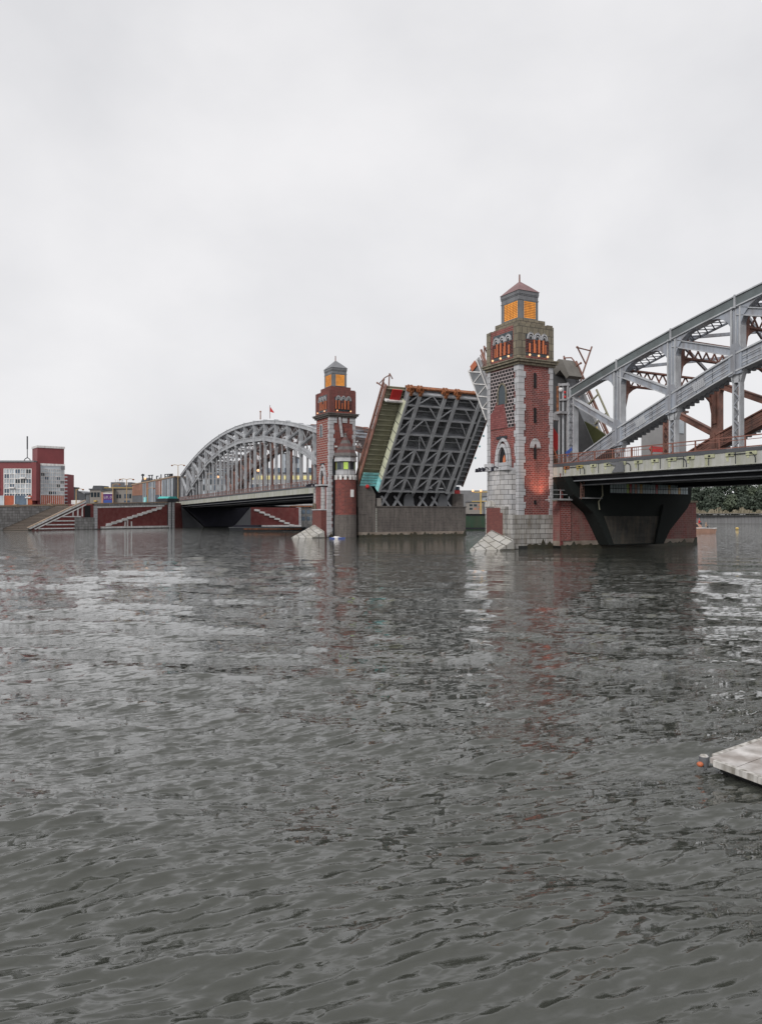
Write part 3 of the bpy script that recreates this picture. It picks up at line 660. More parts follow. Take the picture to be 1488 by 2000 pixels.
# ---------------------------------------------------------------- fixed arch spans
def lerp_tab(x, tab):
    for (a, b), (c, d) in zip(tab, tab[1:]):
        if x <= c: return b+(d-b)*(x-a)/(c-a)
    return tab[-1][1]
def arch_span(s0, sg, Ln, npan, label, cat, right):
    t = thing('arch_span', label, cat, (s0+sg*Ln/2, 16, 9), BF, 'arched steel spans')
    p = Ln/npan; X = lambda x: s0+sg*x
    zt = lambda x: 29.7-.00214*(x-Ln/2)**2
    tabL = [(0, 10.1), (7.8, 13.5), (15.6, 16.4), (23.4, 19.3), (36, 22.4), (50, 24.5), (Ln/2, 25.5)]
    tabR = tabL if right else [(0, 9.2), (8, 11.4), (20, 15.8), (36, 21.3), (53, 24.4), (Ln/2, 25.5)]
    zl = lambda x: lerp_tab(x, tabL) if x <= Ln/2 else lerp_tab(Ln-x, tabR)
    dz = (lambda x: 0) if right else (lambda x: -1.15*(max(0, x-12)/130)**1.15)
    def truss(w, nearside):
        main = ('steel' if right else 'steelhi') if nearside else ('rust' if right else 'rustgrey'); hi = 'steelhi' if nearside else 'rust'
        mb = MB()
        xs = [p*i for i in range(npan+1)]
        for x0, x1 in zip(xs, xs[1:]):
            nseg = 2
            for k in range(nseg):
                a = x0+(x1-x0)*k/nseg; b = x0+(x1-x0)*(k+1)/nseg
                tk = .46 if right else .34
                mb.beam((X(a), w, zt(a)), (X(b), w, zt(b)), .86, tk*2, (0, 1, 0), 0)
                for q in (tk+.06, -tk-.06): mb.beam((X(a), w, zt(a)+q), (X(b), w, zt(b)+q), 1.12, .13, (0, 1, 0), 1)
        for x in xs: mb.box(X(x)-.09, X(x)+.09, w-.6, w+.6, zt(x)-.66, zt(x)+.66, 1)
        tr = mb.build('truss', ['steeldk' if nearside and right else main, hi], t, label=None if nearside else 'red brown far side truss')
        mb = MB(); xs2 = [i*p/3 for i in range(npan*3+1)]; H = 1.75 if right else 1.05
        for a, b in zip(xs2, xs2[1:]):
            za, zb_ = zl(a), zl(b); A = (X(a), w, za); B = (X(b), w, zb_)
            mb.beam(A, B, .8, H, (0, 1, 0), 0)
            for q, hh, ww in ((H/2, .16, 1.15), (-H/2, .16, 1.15), (H*.2, .09, .9), (-H*.18, .09, .9)):
                mb.beam((A[0], w, za+q), (B[0], w, zb_+q), ww, hh, (0, 1, 0), 1)
            mb.beam((A[0], w, za+H*.02), (B[0], w, zb_+H*.02), .83, .035, (0, 1, 0), 2)
            mb.beam((A[0], w, za-H*.40), (B[0], w, zb_-H*.40), .83, .035, (0, 1, 0), 2)
        if right:
            for a in np.arange(1.3, Ln, 2.0):
                mb.box(X(a)-.02, X(a)+.02, w-.425, w+.425, zl(a)-H*.42, zl(a)+H*.42, 2)
        mb.build('lower_chord', [main, hi, 'seam'], tr)
        if right and nearside:
            for i in range(1, 6):              # riveted splice plates
                a = p*(i+.45); mb = MB(); mb.beam((X(a-.7), w-.44, zl(a-.7)), (X(a+.7), w-.44, zl(a+.7)), .04, H*.5, (0, 1, 0), 0)
                for q in range(6):
                    for r_ in (-.3, -.1, .1, .3): x_ = a-.6+q*.24; mb.box(X(x_)-.03, X(x_)+.03, w-.49, w-.46, zl(x_)+r_-.03, zl(x_)+r_+.03, 1)
                mb.build('splice_plate', [hi, main], tr)
        mb = MB()                             # rungs on the soffit of the chord
        for a in np.arange(0, Ln, .62): mb.box(X(a)-.14, X(a)+.14, w+.4, w+1.5, zl(a)-H/2-.12, zl(a)-H/2+.25)
        mb.build('soffit_lacing', 'plate', tr)
        for i in range(1, npan):
            x = p*i; zz = zl(x); 
            mb = MB(); mb.prism([(x-.75, zz-1.35), (x+.75, zz-1.1), (x+.75, zz+1.1), (x+.4, zz+1.9), (x-.4, zz+1.9), (x-.75, zz+.9)], lambda h, z, o: (X(h), o, z), w-.5, w+.5)
            mb.box(X(x)-.13, X(x)+.13, w-.66, w+.66, zz-1.2, zz+1.2); mb.build('gusset', main, tr)
        fn = lambda h, z, o: (X(h), o, z)
        for i in range(npan+1):
            x = p*i; a = zl(x)+.4 if 0 < i < npan else 10.0+dz(x); b = zt(x)-.45
            mb = MB(); ww = .5 if right else .26
            if i in (0, npan):
                for k in (-.42, .42): mb.box(X(x)+k-.1, X(x)+k+.1, w-.4, w+.4, a, b, 1)
                z = a
                while z < b-1: 
                    for q in (-.38, .38):
                        mb.beam((X(x)-.42, w+q, z), (X(x)+.42, w+q, z+1), .05, .09, (0, 1, 0)); mb.beam((X(x)+.42, w+q, z), (X(x)-.42, w+q, z+1), .05, .09, (0, 1, 0))
                    z += 1.0
            else:
                mb.box(X(x)-ww+.12, X(x)+ww-.12, w-.3, w+.3, a, b, 0)
                for k in (-1, 1): mb.box(X(x)+k*ww-(.09 if right else .06), X(x)+k*ww+(.09 if right else .06), w-.44, w+.44, a, b, 1)
                if right: mb.box(X(x)-.05, X(x)+.05, w-.36, w+.36, a, b, 1)
            mb.build('post', [main, hi], tr)
            if right and 0 < i < npan:        # curved haunches at the post heads
                mb = MB()
                for k in (1, -1):
                    q = 2.5; zc = lambda h: zt(h)-.5
                    pts = [(x+k*ww, zc(x)-.0), (x+k*(ww+q), zc(x+k*(ww+q)))]
                    for j in range(6):
                        u = j/5; pts.append((x+k*(ww+q*(1-math.sin(u*PI/2))), zc(x+k*(ww+q))-.15-(1-math.cos(u*PI/2))*(q*.95) - (zc(x+k*(ww+q))-zc(x))*u))
                    mb.prism(pts, fn, w-.40, w+.36)
                mb.build('haunch', main, tr)
        if not right:
            mb = MB()
            for i in range(npan):
                for h_ in (0, .5):
                    a = p*(i+h_); b = p*(i+h_+.5); 
                    if zt(a)-zl(a) < 2 or zt(b)-zl(b) < 1.2: continue
                    mb.beam((X(a), w+.3, zt(a)-.4), (X(b), w+.3, zl(b)+.5), .1, .13); mb.beam((X(b), w+.3, zt(b)-.4), (X(a), w+.3, zl(a)+.5), .1, .13)
            mb.build('web_lacing', hi, tr)
        half = npan/2
        for i in range(npan):
            if i+.5 < half: x0, x1 = p*i, p*(i+1)
            else: x0, x1 = p*(i+1), p*i
            A = (X(x0), w, zt(x0)-.9); B = (X(x1), w, zl(x1)+1.0)
            if B[2] > A[2]-.5: continue
            mb = MB(); hh = .78 if right else .34
            mb.beam(A, B, .5, hh, (0, 1, 0), 0)
            for q in (-hh/2, hh/2): mb.beam((A[0], w, A[2]+q), (B[0], w, B[2]+q), .8, .1, (0, 1, 0), 1)
            mb.build('diagonal', [main, hi], tr)
        for i in range(npan*2+1):
            x = p*i/2; zb_ = zl(x)-H/2; d0 = 10.3+dz(x)
            if zb_-d0 < 1.2 or i in (0, npan*2): continue
            if right and i % 2: continue
            mb = MB()
            if i % 2 == 0:
                q = .36 if right else .25
                for k in (-q, q): mb.box(X(x)+k-(.1 if right else .07), X(x)+k+(.1 if right else .07), w-.3, w+.3, d0, zb_+.1, 1)
                z = d0; j = 0
                while z < zb_-.6:
                    a_, b_ = (-q, q) if j % 2 else (q, -q)
                    mb.beam((X(x)+a_, w-.26, z), (X(x)+b_, w-.26, z+.7), .06, .11, (0, 1, 0)); mb.beam((X(x)-a_, w+.26, z), (X(x)-b_, w+.26, z+.7), .06, .11, (0, 1, 0))
                    z += .7; j += 1
                mb.prism([(x-.9, zb_+.3), (x+.9, zb_+.3), (x+.46, zb_-1.1), (x-.46, zb_-1.1)], fn, w-.3, w+.3, 1)
            else: mb.box(X(x)-.11, X(x)+.11, w-.15, w+.15, d0, zb_, 0)
            mb.build('hanger', [main, hi], tr)
        return tr
    truss(7.5, True); truss(24.5, False)
    # bracing between the two trusses
    for i in range(1, npan):
        x = p*i; zz = zt(x)-.5; hgt = 1.9
        mb = MB(); wa, wb = 8.0, 24.0; m_ = 12
        for z in (zz, zz-hgt): mb.beam((X(x), wa, z), (X(x), wb, z), .5, .2, (1, 0, 0))
        for k in range(m_):
            a = wa+(wb-wa)*k/m_; b = wa+(wb-wa)*(k+1)/m_
            mb.beam((X(x), a, zz), (X(x), b, zz-hgt), .12, .16, (1, 0, 0)); mb.beam((X(x), a, zz-hgt), (X(x), b, zz), .12, .16, (1, 0, 0))
        for (c, k) in ((wa, 1), (wb, -1)):
            pts = [(c, zz-hgt), (c+k*3.2, zz-hgt)]+[(c+k*3.2*(1-math.sin(u*PI/2)), zz-hgt-3.0*(1-math.cos(u*PI/2))) for u in (.17, .34, .5, .67, .84, 1)]
            mb.prism(pts, lambda h, z, o: (o, h, z), X(x)-.12, X(x)+.12)
            mb.prism([(c, zz+.1), (c+k*.9, zz+.1), (c+k*.9, zz-2), (c, zz-5.5)], lambda h, z, o: (o, h, z), X(x)-.28, X(x)+.28)
        mb.build('sway_frame', 'rust' if right else 'rustgrey', t)
    mb = MB()
    for i in range(1, npan-1):
        x0, x1 = p*i, p*(i+1)
        for j in range(2):
            a = (X(x0), 7.9, zt(x0)-.35) if j == 0 else (X(x0), 24.1, zt(x0)-.35); b = (X(x1), 24.1, zt(x1)-.35) if j == 0 else (X(x1), 7.9, zt(x1)-.35)
            mb.beam(a, b, .35, .25, (0, 0, 1))
        for k in range(9):                    # fine lattice along the near chord
            a = x0+(x1-x0)*k/9; b = x0+(x1-x0)*(k+1)/9
            mb.beam((X(a), 7.95, zt(a)-.55), (X(b), 9.6, zt(b)-.62), .08, .12, (0, 0, 1)); mb.beam((X(a), 9.6, zt(a)-.62), (X(b), 7.95, zt(b)-.55), .08, .12, (0, 0, 1))
        mb.beam((X(x0), 9.7, zt(x0)-.6), (X(x1), 9.7, zt(x1)-.6), .16, .2, (0, 1, 0))
    mb.build('top_bracing', 'steel', t)
    # deck
    lo, hi_ = (-1.4, Ln) if right else (-1.5, Ln+1)
    xs = np.linspace(lo, hi_, 35 if not right else 30)
    def strip(name, w0, w1, z0, z1, mat, o=None, parent=None, label=None):
        mb = MB()
        for a, b in zip(xs, xs[1:]):
            za, zb_ = dz(a), dz(b)
            mb.hexa([(X(a), w0, z0+za), (X(b), w0, z0+zb_), (X(b), w1, z0+zb_), (X(a), w1, z0+za), (X(a), w0, z1+za), (X(b), w0, z1+zb_), (X(b), w1, z1+zb_), (X(a), w1, z1+za)])
        return mb.build(name, mat, parent or t, label=label)
    dk = strip('deck', 5.62, 26.4, 10.25, 10.6, 'asphalt')
    fa = strip('edge_fascia', 5.42, 5.62, 9.15, 10.35, 'concrete'); strip('edge_fascia', 26.4, 26.6, 9.15, 10.35, 'concrete')
    strip('kerb_band', 5.36, 5.7, 10.35, 10.72, 'housedark', parent=fa); strip('fascia_lip', 5.34, 5.46, 9.08, 9.2, 'concrete', parent=fa)
    for w in (6.3, 7.5, 12, 16, 20, 24.5):
        d = 8.0 if w in (6.3, 7.5, 24.5) else 8.5
        g = strip('girder', w-.25, w+.25, d if w != 6.3 else 8.5, 9.95, 'black' if right else 'navy')
        strip('girder_flange', w-.45, w+.45, d-.08 if w != 6.3 else 8.42, d+.04 if w != 6.3 else 8.54, 'plate', parent=g)
        if w == 6.3: strip('girder_flange', w-.33, w+.33, 9.0, 9.1, 'plate', parent=g)
    mb = MB()
    for x in np.arange(0, Ln, p/2): z = dz(x); mb.box(X(x)-.2, X(x)+.2, 6.3, 25.5, 8.9+z, 10.2+z)
    mb.build('floor_beams', 'navy', t)
    # fascia brackets with lichen, drains and pipe bows
    bx = np.arange(1.2, 46, 2.35) if right else []
    for k, x in enumerate(bx):
        mb = MB(); w_ = 1.15 if k % 2 else .95
        mb.box(X(x)-w_/2, X(x)+w_/2, 5.3, 5.42, 9.98, 10.33, 0); mb.box(X(x)-.13, X(x)+.13, 5.27, 5.31, 10.06, 10.24, 1)
        b = mb.build('fascia_bracket', ['rustorange' if k in (0, ) else ('ochre' if k == 1 else 'lichen'), 'void'], fa)
        mb = MB(); q = [.55, .3, .7, .45, .8][k % 5]; mb.prism([(x-w_/2, 9.98), (x-w_/2+.32, 9.98), (x-w_/2+.28, 9.98-q), (x-w_/2+.06, 9.98-q*.8)], fn2(X), 5.395, 5.41); mb.build('stain', 'ochre' if k < 2 else 'lichen', fa)
    if right:
        for x in (4.4, 11.8, 19.5, 27.5):
            mb = MB(); r = .55; mb.tube([(X(x-2.6), 5.33, 10.15)]+[(X(x-r+r*math.sin(u)), 5.33, 10.15-r+r*math.cos(u)) for u in (0, .4, .8, 1.2, 1.57)]+[(X(x), 5.33, 9.2)], .045); mb.build('drain_pipe', 'seam', fa)
        for x in np.arange(.5, 60, 3.1):
            mb = MB(); mb.box(X(x)-.03, X(x)+.03, 5.37, 5.42, 9.2, 10.35); mb.build('fascia_joint', 'seam', fa)
        mb = MB(); mb.prism([(8.3, 10.3), (10.8, 10.3), (10.9, 9.15), (9.0, 9.15), (9.7, 9.9)], fn2(X), 5.2, 5.4); mb.build('fascia_patch_panel', 'housegrey', fa)
    # railings
    for w, mat in ((5.5, 'railing'), (26.5, 'railing')):
        mb = MB(); rp = MB(); end = Ln if not right else Ln
        def rail(z, r_, mi=0):
            for a, b in zip(xs, xs[1:]): mb.beam((X(a), w, z+dz(a)), (X(b), w, z+dz(b)), r_, r_, (0, 1, 0), mi)
        rail(11.85, .11); rail(10.80, .10); rail(11.5, .06)
        step = 2.0 if not right else 2.9
        for x in np.arange(.2, Ln, step): mb.box(X(x)-.06, X(x)+.06, w-.06, w+.06, 10.6+dz(x), 11.9+dz(x), 0)
        if not right:
            for x in np.arange(.2, Ln, .4): mb.box(X(x)-.02, X(x)+.02, w-.02, w+.02, 10.8+dz(x), 11.8+dz(x), 1)
        else:
            for x in np.arange(-1.2, 13, .28): mb.box(X(x)-.022, X(x)+.022, w-.02, w+.02, 10.8, 11.8, 1)
        mb.build('railing', [mat, 'railing' if right else 'railgrey'], t)
    mb = MB()
    for x in np.arange(1, Ln, p): 
        pass
    return t
def fn2(X): return lambda h, z, o: (X(h), o, z)
M['rustgrey'] = paint('faded oxide paint', (.15, .115, .11), .65, .2, .8, dirt=(.10, .09, .09), damt=.6)
arch_span(1.5, 1, 136, 17, 'large steel arch span entering from the right edge with yellow stained concrete fascia', 'bridge span', True)
arch_span(-66, -1, 142, 17, 'whole pale grey steel arch span beyond the farther tower', 'bridge span', False)

# ---------------------------------------------------------------- lifting leaves
def leaf(sh, sg, label, left):
    th = R(56 if left else 60); ct, st = math.cos(th), math.sin(th); LL = 21.4 if left else 20.3; zh = 8.8; D0 = 5.5 if left else 6.1; WM = 26.3 if left else 21.9
    F = lambda tt, w, n: (sh+sg*(tt*ct-n*st), w, zh+tt*st+n*ct)
    t = thing('bridge_leaf', label, 'drawbridge leaf', (sh, 17.5, zh), BF, 'raised drawbridge leaves')
    def slab(t0, t1, w0, w1, n0, n1, mi=0, mb=None):
        mb = mb or MB()
        return mb.hexa([F(t0, w0, n0), F(t1, w0, n0), F(t1, w1, n0), F(t0, w1, n0), F(t0, w0, n1), F(t1, w0, n1), F(t1, w1, n1), F(t0, w1, n1)], mi)
    def bar(a, b, w, h, mi=0, mb=None, side=(0, 1, 0)):
        return (mb or MB()).beam(F(*a), F(*b), w, h, side, mi)
    slab(0, LL, 9.4, WM, 1.75, 1.95).build('deck_plate', 'plate' if left else 'olive', t)
    mb = MB()
    if left:
        for w in np.arange(9.9, 26, .33): slab(.3, LL-.2, w, w+.17, 1.45, 1.75, mb=mb)
        mb.build('corrugated_decking', 'under', t)
    slab(0.2, LL, 9.3, WM+.1, 1.97, 2.12).build('road_surface', 'asphalt', t)
    gw = (11.65, 17.1, 19.8, 25.05) if left else (11.65, 15, 18.5)
    for w in gw:
        mb = MB(); slab(-.2, LL-.8, w-.14, w+.14, .1, 1.7, 0, mb); slab(-.2, LL-.7, w-.38, w+.38, -.02, .12, 1, mb)
        mb.build('main_girder', ['under', 'underrib'], t)
    for w in ((14.4, 22.4) if left else (13.3,)):
        mb = MB(); slab(-.2, 9.3, w-.12, w+.12, .25, 1.7, 0, mb); slab(-.2, 9.3, w-.28, w+.28, .13, .25, 1, mb); mb.build('short_girder', ['under', 'underrib'], t)
    for w in (9.4, WM):
        mb = MB(); slab(-.2, LL, w-.1, w+.1, .0, 1.75, 0, mb); slab(-.2, LL, w-.22, w+.22, -.02, .1, 1, mb); mb.build('edge_girder', ['under', 'underrib'], t)
    ts = [.0, 3.1, 6.2, 9.4, 12.6, 15.9, 18.6, LL-.6]
    for k, tt in enumerate(ts):
        mb = MB(); slab(tt-.1, tt+.1, 9.5, WM-.1, .3, 1.5, 0, mb); slab(tt-.16, tt+.16, 9.5, WM-.1, .18, .32, 1, mb); mb.build('cross_beam', ['under', 'underrib'], t)
    allw = (9.4, 11.65, 14.4, 17.1, 19.8, 22.4, 25.05, 26.3)
    for i in range(len(ts)-1):
        a, b = ts[i], ts[i+1]
        pr = [(9.4, 11.65, 0), (11.65, 14.4, 0), (14.4, 17.1, 1), (17.1, 19.8, 0), (19.8, 22.4, 0), (22.4, 25.05, 1)] if i < 3 else [(9.4, 11.65, 0), (14.4, 17.1, 1), (17.1, 19.8, 0) if i % 2 else (11.65, 14.4, 0), (22.4, 25.05, 1)]
        for (w0, w1, d) in pr:
            if w1 > WM: continue
            q = (a, b) if d == 0 else (b, a)
            mb = MB(); bar((q[0], w0, .3), (q[1], w1, .3), .24, .16, 0, mb, (0, 0, 1)); mb.build('brace', 'underrib', t)
        if i >= 3:
            mb = MB()
            for q in (.5,): slab(a+(b-a)*q-.06, a+(b-a)*q+.06, 9.5, WM-.1, .9, 1.1, 0, mb)
            mb.build('secondary_beam', 'underrib', t)
        if i == 3:
            for w0 in (15.0, 20.6):
                mb = MB(); bar((a, w0+.4, .4), (b, w0-.6, .4), .24, .16, 0, mb, (0, 0, 1)); mb.build('brace', 'underrib', t)
    # cantilevered footway on the downstream side, its cream side panel and soffit
    for (w0, w1, dn) in ((D0, 9.3, 1), (WM+.1, 29.4 if left else 24.2, 0)):
        slab(.6, LL-.2, w0, w1, 2.0, 2.2).build('footway_plate', 'soffit' if dn and left else 'plate', t)
        mb = MB()
        for tt in np.arange(.8, LL-.6, 1.05): slab(tt, tt+.12, w0+.1, w1, 1.65, 2.0, mb=mb)
        mb.build('footway_ribs', 'soffit' if dn and left else 'under', t)
        slab(.4, LL, w0-.18 if dn else w1, w0 if dn else w1+.18, 1.7, 2.6).build('footway_edge', 'rust' if left else 'railgrey', t)
        wo = w0-.1 if dn else w1+.1
        mb = MB()
        for n in (3.3, 3.0): bar((.4, wo, n), (LL, wo, n), .12, .12, 0, mb)
        bar((1.5, wo, 3.55), (LL+.6, wo, 3.55), .2, .28, 0, mb)
        for tt in np.arange(.5, LL, 1.8): bar((tt, wo, 2.2), (tt, wo, 3.5), .09, .09, 0, mb, (0, 1, 0))
        mb.build('railing', 'rust', t)
    if left:
        pn = slab(2.6, LL-2.2, 9.12, 9.28, .1, 1.75).build('side_panel', 'cream', t)
        mb = MB()
        for tt in np.arange(3.2, LL-3, 1.9): slab(tt, tt+.09, 9.07, 9.13, .1, 1.75, mb=mb)
        mb.build('panel_joint', 'seam', pn)
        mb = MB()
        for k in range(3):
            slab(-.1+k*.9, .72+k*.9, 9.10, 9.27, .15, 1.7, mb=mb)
        mb.build('cyan_light_panel', 'cyan', t)  # coloured light at the side panel's foot, put in as cyan plates
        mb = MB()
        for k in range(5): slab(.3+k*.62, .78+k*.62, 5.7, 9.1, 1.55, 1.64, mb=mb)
        mb.build('cyan_light_slat', 'cyan', t)  # the same cyan light, painted as slats under the footway
        mb = MB(); mb.add([F(LL-.4, 8.4, .6), F(LL-.4, 9.0, -.3), F(LL-4.6, 9.0, .6), F(LL-4.6, 8.4, 1.4)], [(0, 1, 2, 3)]); mb.add([F(LL-.4, 8.3, .6), F(LL-.4, 8.9, -.3), F(LL-4.6, 8.9, .6), F(LL-4.6, 8.3, 1.4)], [(0, 1, 2, 3)])
        slab(LL-2.6, LL-.5, 6.6, 8.6, 1.4, 1.62).build('red_notice_panel', 'red', t)
        slab(LL-2.8, LL-2.5, 5.6, 9.3, .9, 2.0).build('panel_bracket', 'white', t)
    slab(LL-.02, LL+.25, 9.3, WM+.1, 1.2, 2.2).build('tip_beam', 'rustorange', t)
    for w in (9.6,)+gw:
        mb = MB(); slab(LL-.1, LL+.85, w-.48, w-.12, -.1, 1.2, 0, mb); slab(LL-.1, LL+.85, w+.12, w+.48, -.1, 1.2, 0, mb); slab(LL-.2, LL+.5, w-.7, w+.7, .3, .8, 0, mb); slab(LL-.7, LL+.2, w-.25, w+.25, -.3, .4, 0, mb)
        mb.build('tip_latch', 'rustorange', t)
    if left:
        for q in (7.5, 10.2, 12.6, 15.0):
            mb = MB(); mb.sph(F(q, 29.8, 1.5), .22, 8); mb.build('edge_lamp', 'cyan', t)
    for w in ((6.0, 27.5) if left else (7.2, 22.6)):
        mb = MB(); hh = 6.6 if left else 5.6
        mb.tube([F(LL-.6, w, 2.0), F(LL-1.2, w, 3.6), F(LL-1.7, w, hh)], .13); mb.tube([F(LL-.6, w, 2.0), F(LL+1.8, w, 3.2)], .12)
        mb.tube([F(LL-1.6, w, hh-.7), F(LL+.4, w, 4.4), F(LL+1.5, w, 3.05)], .1); mb.sph(F(LL-1.7, w, hh), .2, 8)
        mb.tube([F(LL+1.8, w, 3.2), F(LL+1.0, w+.6, 2.6)], .1)
        mb.build('wire_frame_post', 'rustsoft', t)
    if not left:
        mb = MB(); mb.tube([(-14, 22.6, 22.5), (-14, 23.0, 25.5), (-14, 25.2, 30.6)], .13); mb.tube([(-14, 23.9, 27.8), (-14, 22.3, 30.1)], .12); mb.tube([(-14, 22.2, 30.15), (-14, 25.0, 29.9)], .11); mb.sph((-14, 22.2, 30.2), .2, 8); mb.build('forked_mast', 'rustsoft', t)
        # strengthening lattice on the outer footway and tail quadrant
        for k in range(6):
            a = LL-.3-k*3.2; mb = MB(); bar((a, D0-.15, 1.9), (a-3.0, D0-.15, .2), .12, .16, 0, mb); bar((a-3.0, D0-.15, .2), (a-3.2, D0-.15, 1.9), .12, .16, 0, mb); mb.build('footway_bracket', 'white', t)
        for w in (9.2, WM):
            slab(2, LL-1, w-.08, w+.08, .0, 1.7).build('side_web', 'under', t)
        slab(LL-1.2, LL-.2, D0-.6, D0-.5, .6, 2.0).build('orange_tip_plate', 'orange', t)
        slab(LL-9.5, LL-.3, D0-.4, D0-.2, -.3, 2.3).build('side_plate', 'plate', t)
        mb = MB()
        for q in range(4): bar((LL-.5-q*2.3, D0-.45, -.2), (LL-2.6-q*2.3, D0-.45, 2.2), .1, .16, 0, mb); bar((LL-.5-q*2.3, D0-.45, 2.2), (LL-.5-q*2.3, D0-.45, -.2), .1, .14, 0, mb)
        bar((LL-.2, D0-.45, -.25), (LL-9.5, D0-.45, -.25), .1, .16, 0, mb); bar((LL-.2, D0-.45, 2.25), (LL-9.5, D0-.45, 2.25), .1, .16, 0, mb)
        mb.build('plate_lattice', 'white', t)
        # olive quadrant plates and yellow gear at the root
        for w in (9.8, 22.2):
            pts = [(-1.5, 2.2), (10, 2.2), (8.5, 3.2), (6.0, 4.6), (3.0, 5.6), (.5, 6.0), (-1.5, 5.4)]
            mb = MB(); mb.prism(pts, lambda h, z, o: F(h, o, z), w-.15, w+.15); qd = mb.build('root_quadrant', 'olive', t)
            mb = MB(); bar((.0, w+.25, 2.6), (8.0, w+.25, 3.6), .1, .2, 0, mb); bar((1, w+.25, 5.2), (6.5, w+.25, 3.2), .1, .2, 0, mb); mb.build('quadrant_strut', 'yellow' if w > 20 else 'orange', qd)
        # curved grey portal hood at the upstream end
        mb = MB(); pts = [(LL-1.5, 2.2), (LL-.5, 2.2), (LL+.2, 3.0), (LL+.2, 4.0), (LL-.5, 4.6), (LL-3.6, 4.6), (LL-3.6, 3.9), (LL-1.5, 3.4)]
        mb.prism(pts, lambda h, z, o: F(h, o, z), 20.2, 22.8); mb.build('curved_hood', 'brownhood', t)
        mb = MB()
        for tt in (6, 9.5, 13): slab(tt, tt+.2, 23.9, 24.1, 2.2, 5.2, 0, mb)
        slab(5.5, 14, 23.9, 24.1, 5.0, 5.25, 0, mb); mb.build('gantry', 'soffit', t)
    return t
M['rustsoft'] = paint('dull red brown tube', (.22, .11, .085), .6, .25, 1.5)
M['brownhood'] = paint('grey brown hood', (.16, .15, .135), .6, .2, .6)
leaf(-55.2, 1, 'raised drawbridge leaf showing its grey ribbed underside, leaning right from the farther pier', True)
leaf(-9.2, -1, 'raised drawbridge leaf mostly hidden behind the nearer tower, leaning left', False)

# ---------------------------------------------------------------- left embankment
def top(x): return 7.05+.029*x
def wall_strip(mb, x0, x1, y0, y1, za, zb, n=6, mi=0):
    """za / zb functions of x"""
    xs = np.linspace(x0, x1, n+1)
    for a, b in zip(xs, xs[1:]):
        mb.hexa([(a, y0, za(a)), (b, y0, za(b)), (b, y1, za(b)), (a, y1, za(a)), (a, y0, zb(a)), (b, y0, zb(b)), (b, y1, zb(b)), (a, y1, zb(a))], mi)
    return mb
WF2 = WALL
fy = lambda h, z, o: (h, o, z)
t = thing('embankment_wall', 'mottled grey granite river wall with tan coping at the far left', 'wall', (-20, 0, 0), WF2)
wall_strip(MB(), -120, 24, 0, 1.2, lambda x: -1.5, lambda x: top(x)-.35).build('wall_body', 'blocks', t)
M['copingtan'] = paint('tan coping stone', (.36, .26, .18), .8, .2, .4, dirt=(.2, .18, .16), damt=.5)
wall_strip(MB(), -120, 24, -.15, 1.4, lambda x: top(x)-.35, lambda x: top(x)+.1).build('coping', 'copingtan', t)
for k, x in enumerate(np.arange(-110, 24, 11.5)):
    mb = MB(); mb.box(x, x+.9, -.3, 1.5, top(x)-.5, top(x)+.35); mb.build('coping_post', 'copingtan', t)

t = thing('embankment_stairs', 'broad brown flight of river steps with a white sloping parapet', 'stairs', (10, -6, 0), WF2)
mb = MB(); n = 26
for k in range(n):
    x0 = 1+17.5*k/n; z = .25+6.9*(k+1)/n
    mb.box(x0, 24, -11.6, -.01, z-6.9/n if k else -1.5, z)
mb.build('steps', 'planks', t)
mb = MB(); mb.prism([(1.2, .3), (19.8, 8.15), (19.8, 8.75), (.6, .75)], fy, -12.35, -11.6); mb.prism([(2.8, .2), (19.8, 7.3), (19.8, 7.6), (2.3, .35)], fy, -12.5, -12.3)
mb.build('parapet', 'white', t)
mb = MB(); mb.prism([(.9, .8), (19.8, 8.75), (19.8, 8.9), (.6, .8)], fy, -12.4, -11.5); mb.build('handrail_coping', 'copingtan', t)
mb = MB(); mb.prism([(2.0, -1.5), (22.8, -1.5), (22.8, 7.4), (19.8, 7.4), (2.0, .2)], fy, -12.2, -11.6); sw = mb.build('side_wall', 'redwall', t)
for k, z in enumerate((.25, 1.35, 2.45, 3.7)):
    mb = MB(); xa = 3.2+z*2.25; mb.box(xa, 16.2 if k < 3 else 18, -12.42, -12.2, z, z+.32); mb.build('white_band', 'white', sw)
for k, x in enumerate((15.0, 16.7, 18.3)):
    mb = MB(); mb.box(x, x+.35, -12.46, -12.2, 3.9, 5.6+k*.7); mb.build('white_upright', 'white', sw)
mb = MB(); mb.box(15.8, 22.7, -12.7, -12.1, -1.5, 3.6); mb.build('block_base', 'blocks', t)
mb = MB(); mb.box(19.4, 21.4, -12.42, -12.1, 3.6, 7.2); mb.build('dark_doorway', 'void', t)

t = thing('river_wall', 'dark red rendered wall with a white stepped line rising to the right and a pale frame', 'wall', (38, -12, 0), WF2)
X0, X1, Q = 22.8, 53.0, -12
wall_strip(MB(), X0, X1, Q, Q+11.9, lambda x: -1.5, lambda x: top(x)-.05).build('wall_body', 'redwall', t)
mb = MB(); wall_strip(mb, X0+1.2, X1-1.5, Q-.12, Q+.1, lambda x: top(x)-1.25, lambda x: top(x)-.75); mb.build('white_top_band', 'white', t)
mb = MB(); wall_strip(mb, X0, X1, Q-.2, Q+.5, lambda x: top(x)-.75, lambda x: top(x)+.0); mb.build('grey_cornice', 'blocks', t)
mb = MB(); wall_strip(mb, X0-2, X1, Q-.3, Q+.6, lambda x: top(x)+.0, lambda x: top(x)+.28); mb.build('coping', 'copingtan', t)
mb = MB(); mb.box(X0-.1, X0+1.3, Q-.22, Q+.4, -1.5, top(X0)-.6); mb.build('pale_pilaster', 'quoin', t)
mb = MB(); mb.box(X0+2.6, X1-.2, Q-.5, Q+.1, -1.5, .75); mb.build('base_ledge', 'white', t)
ns = 11
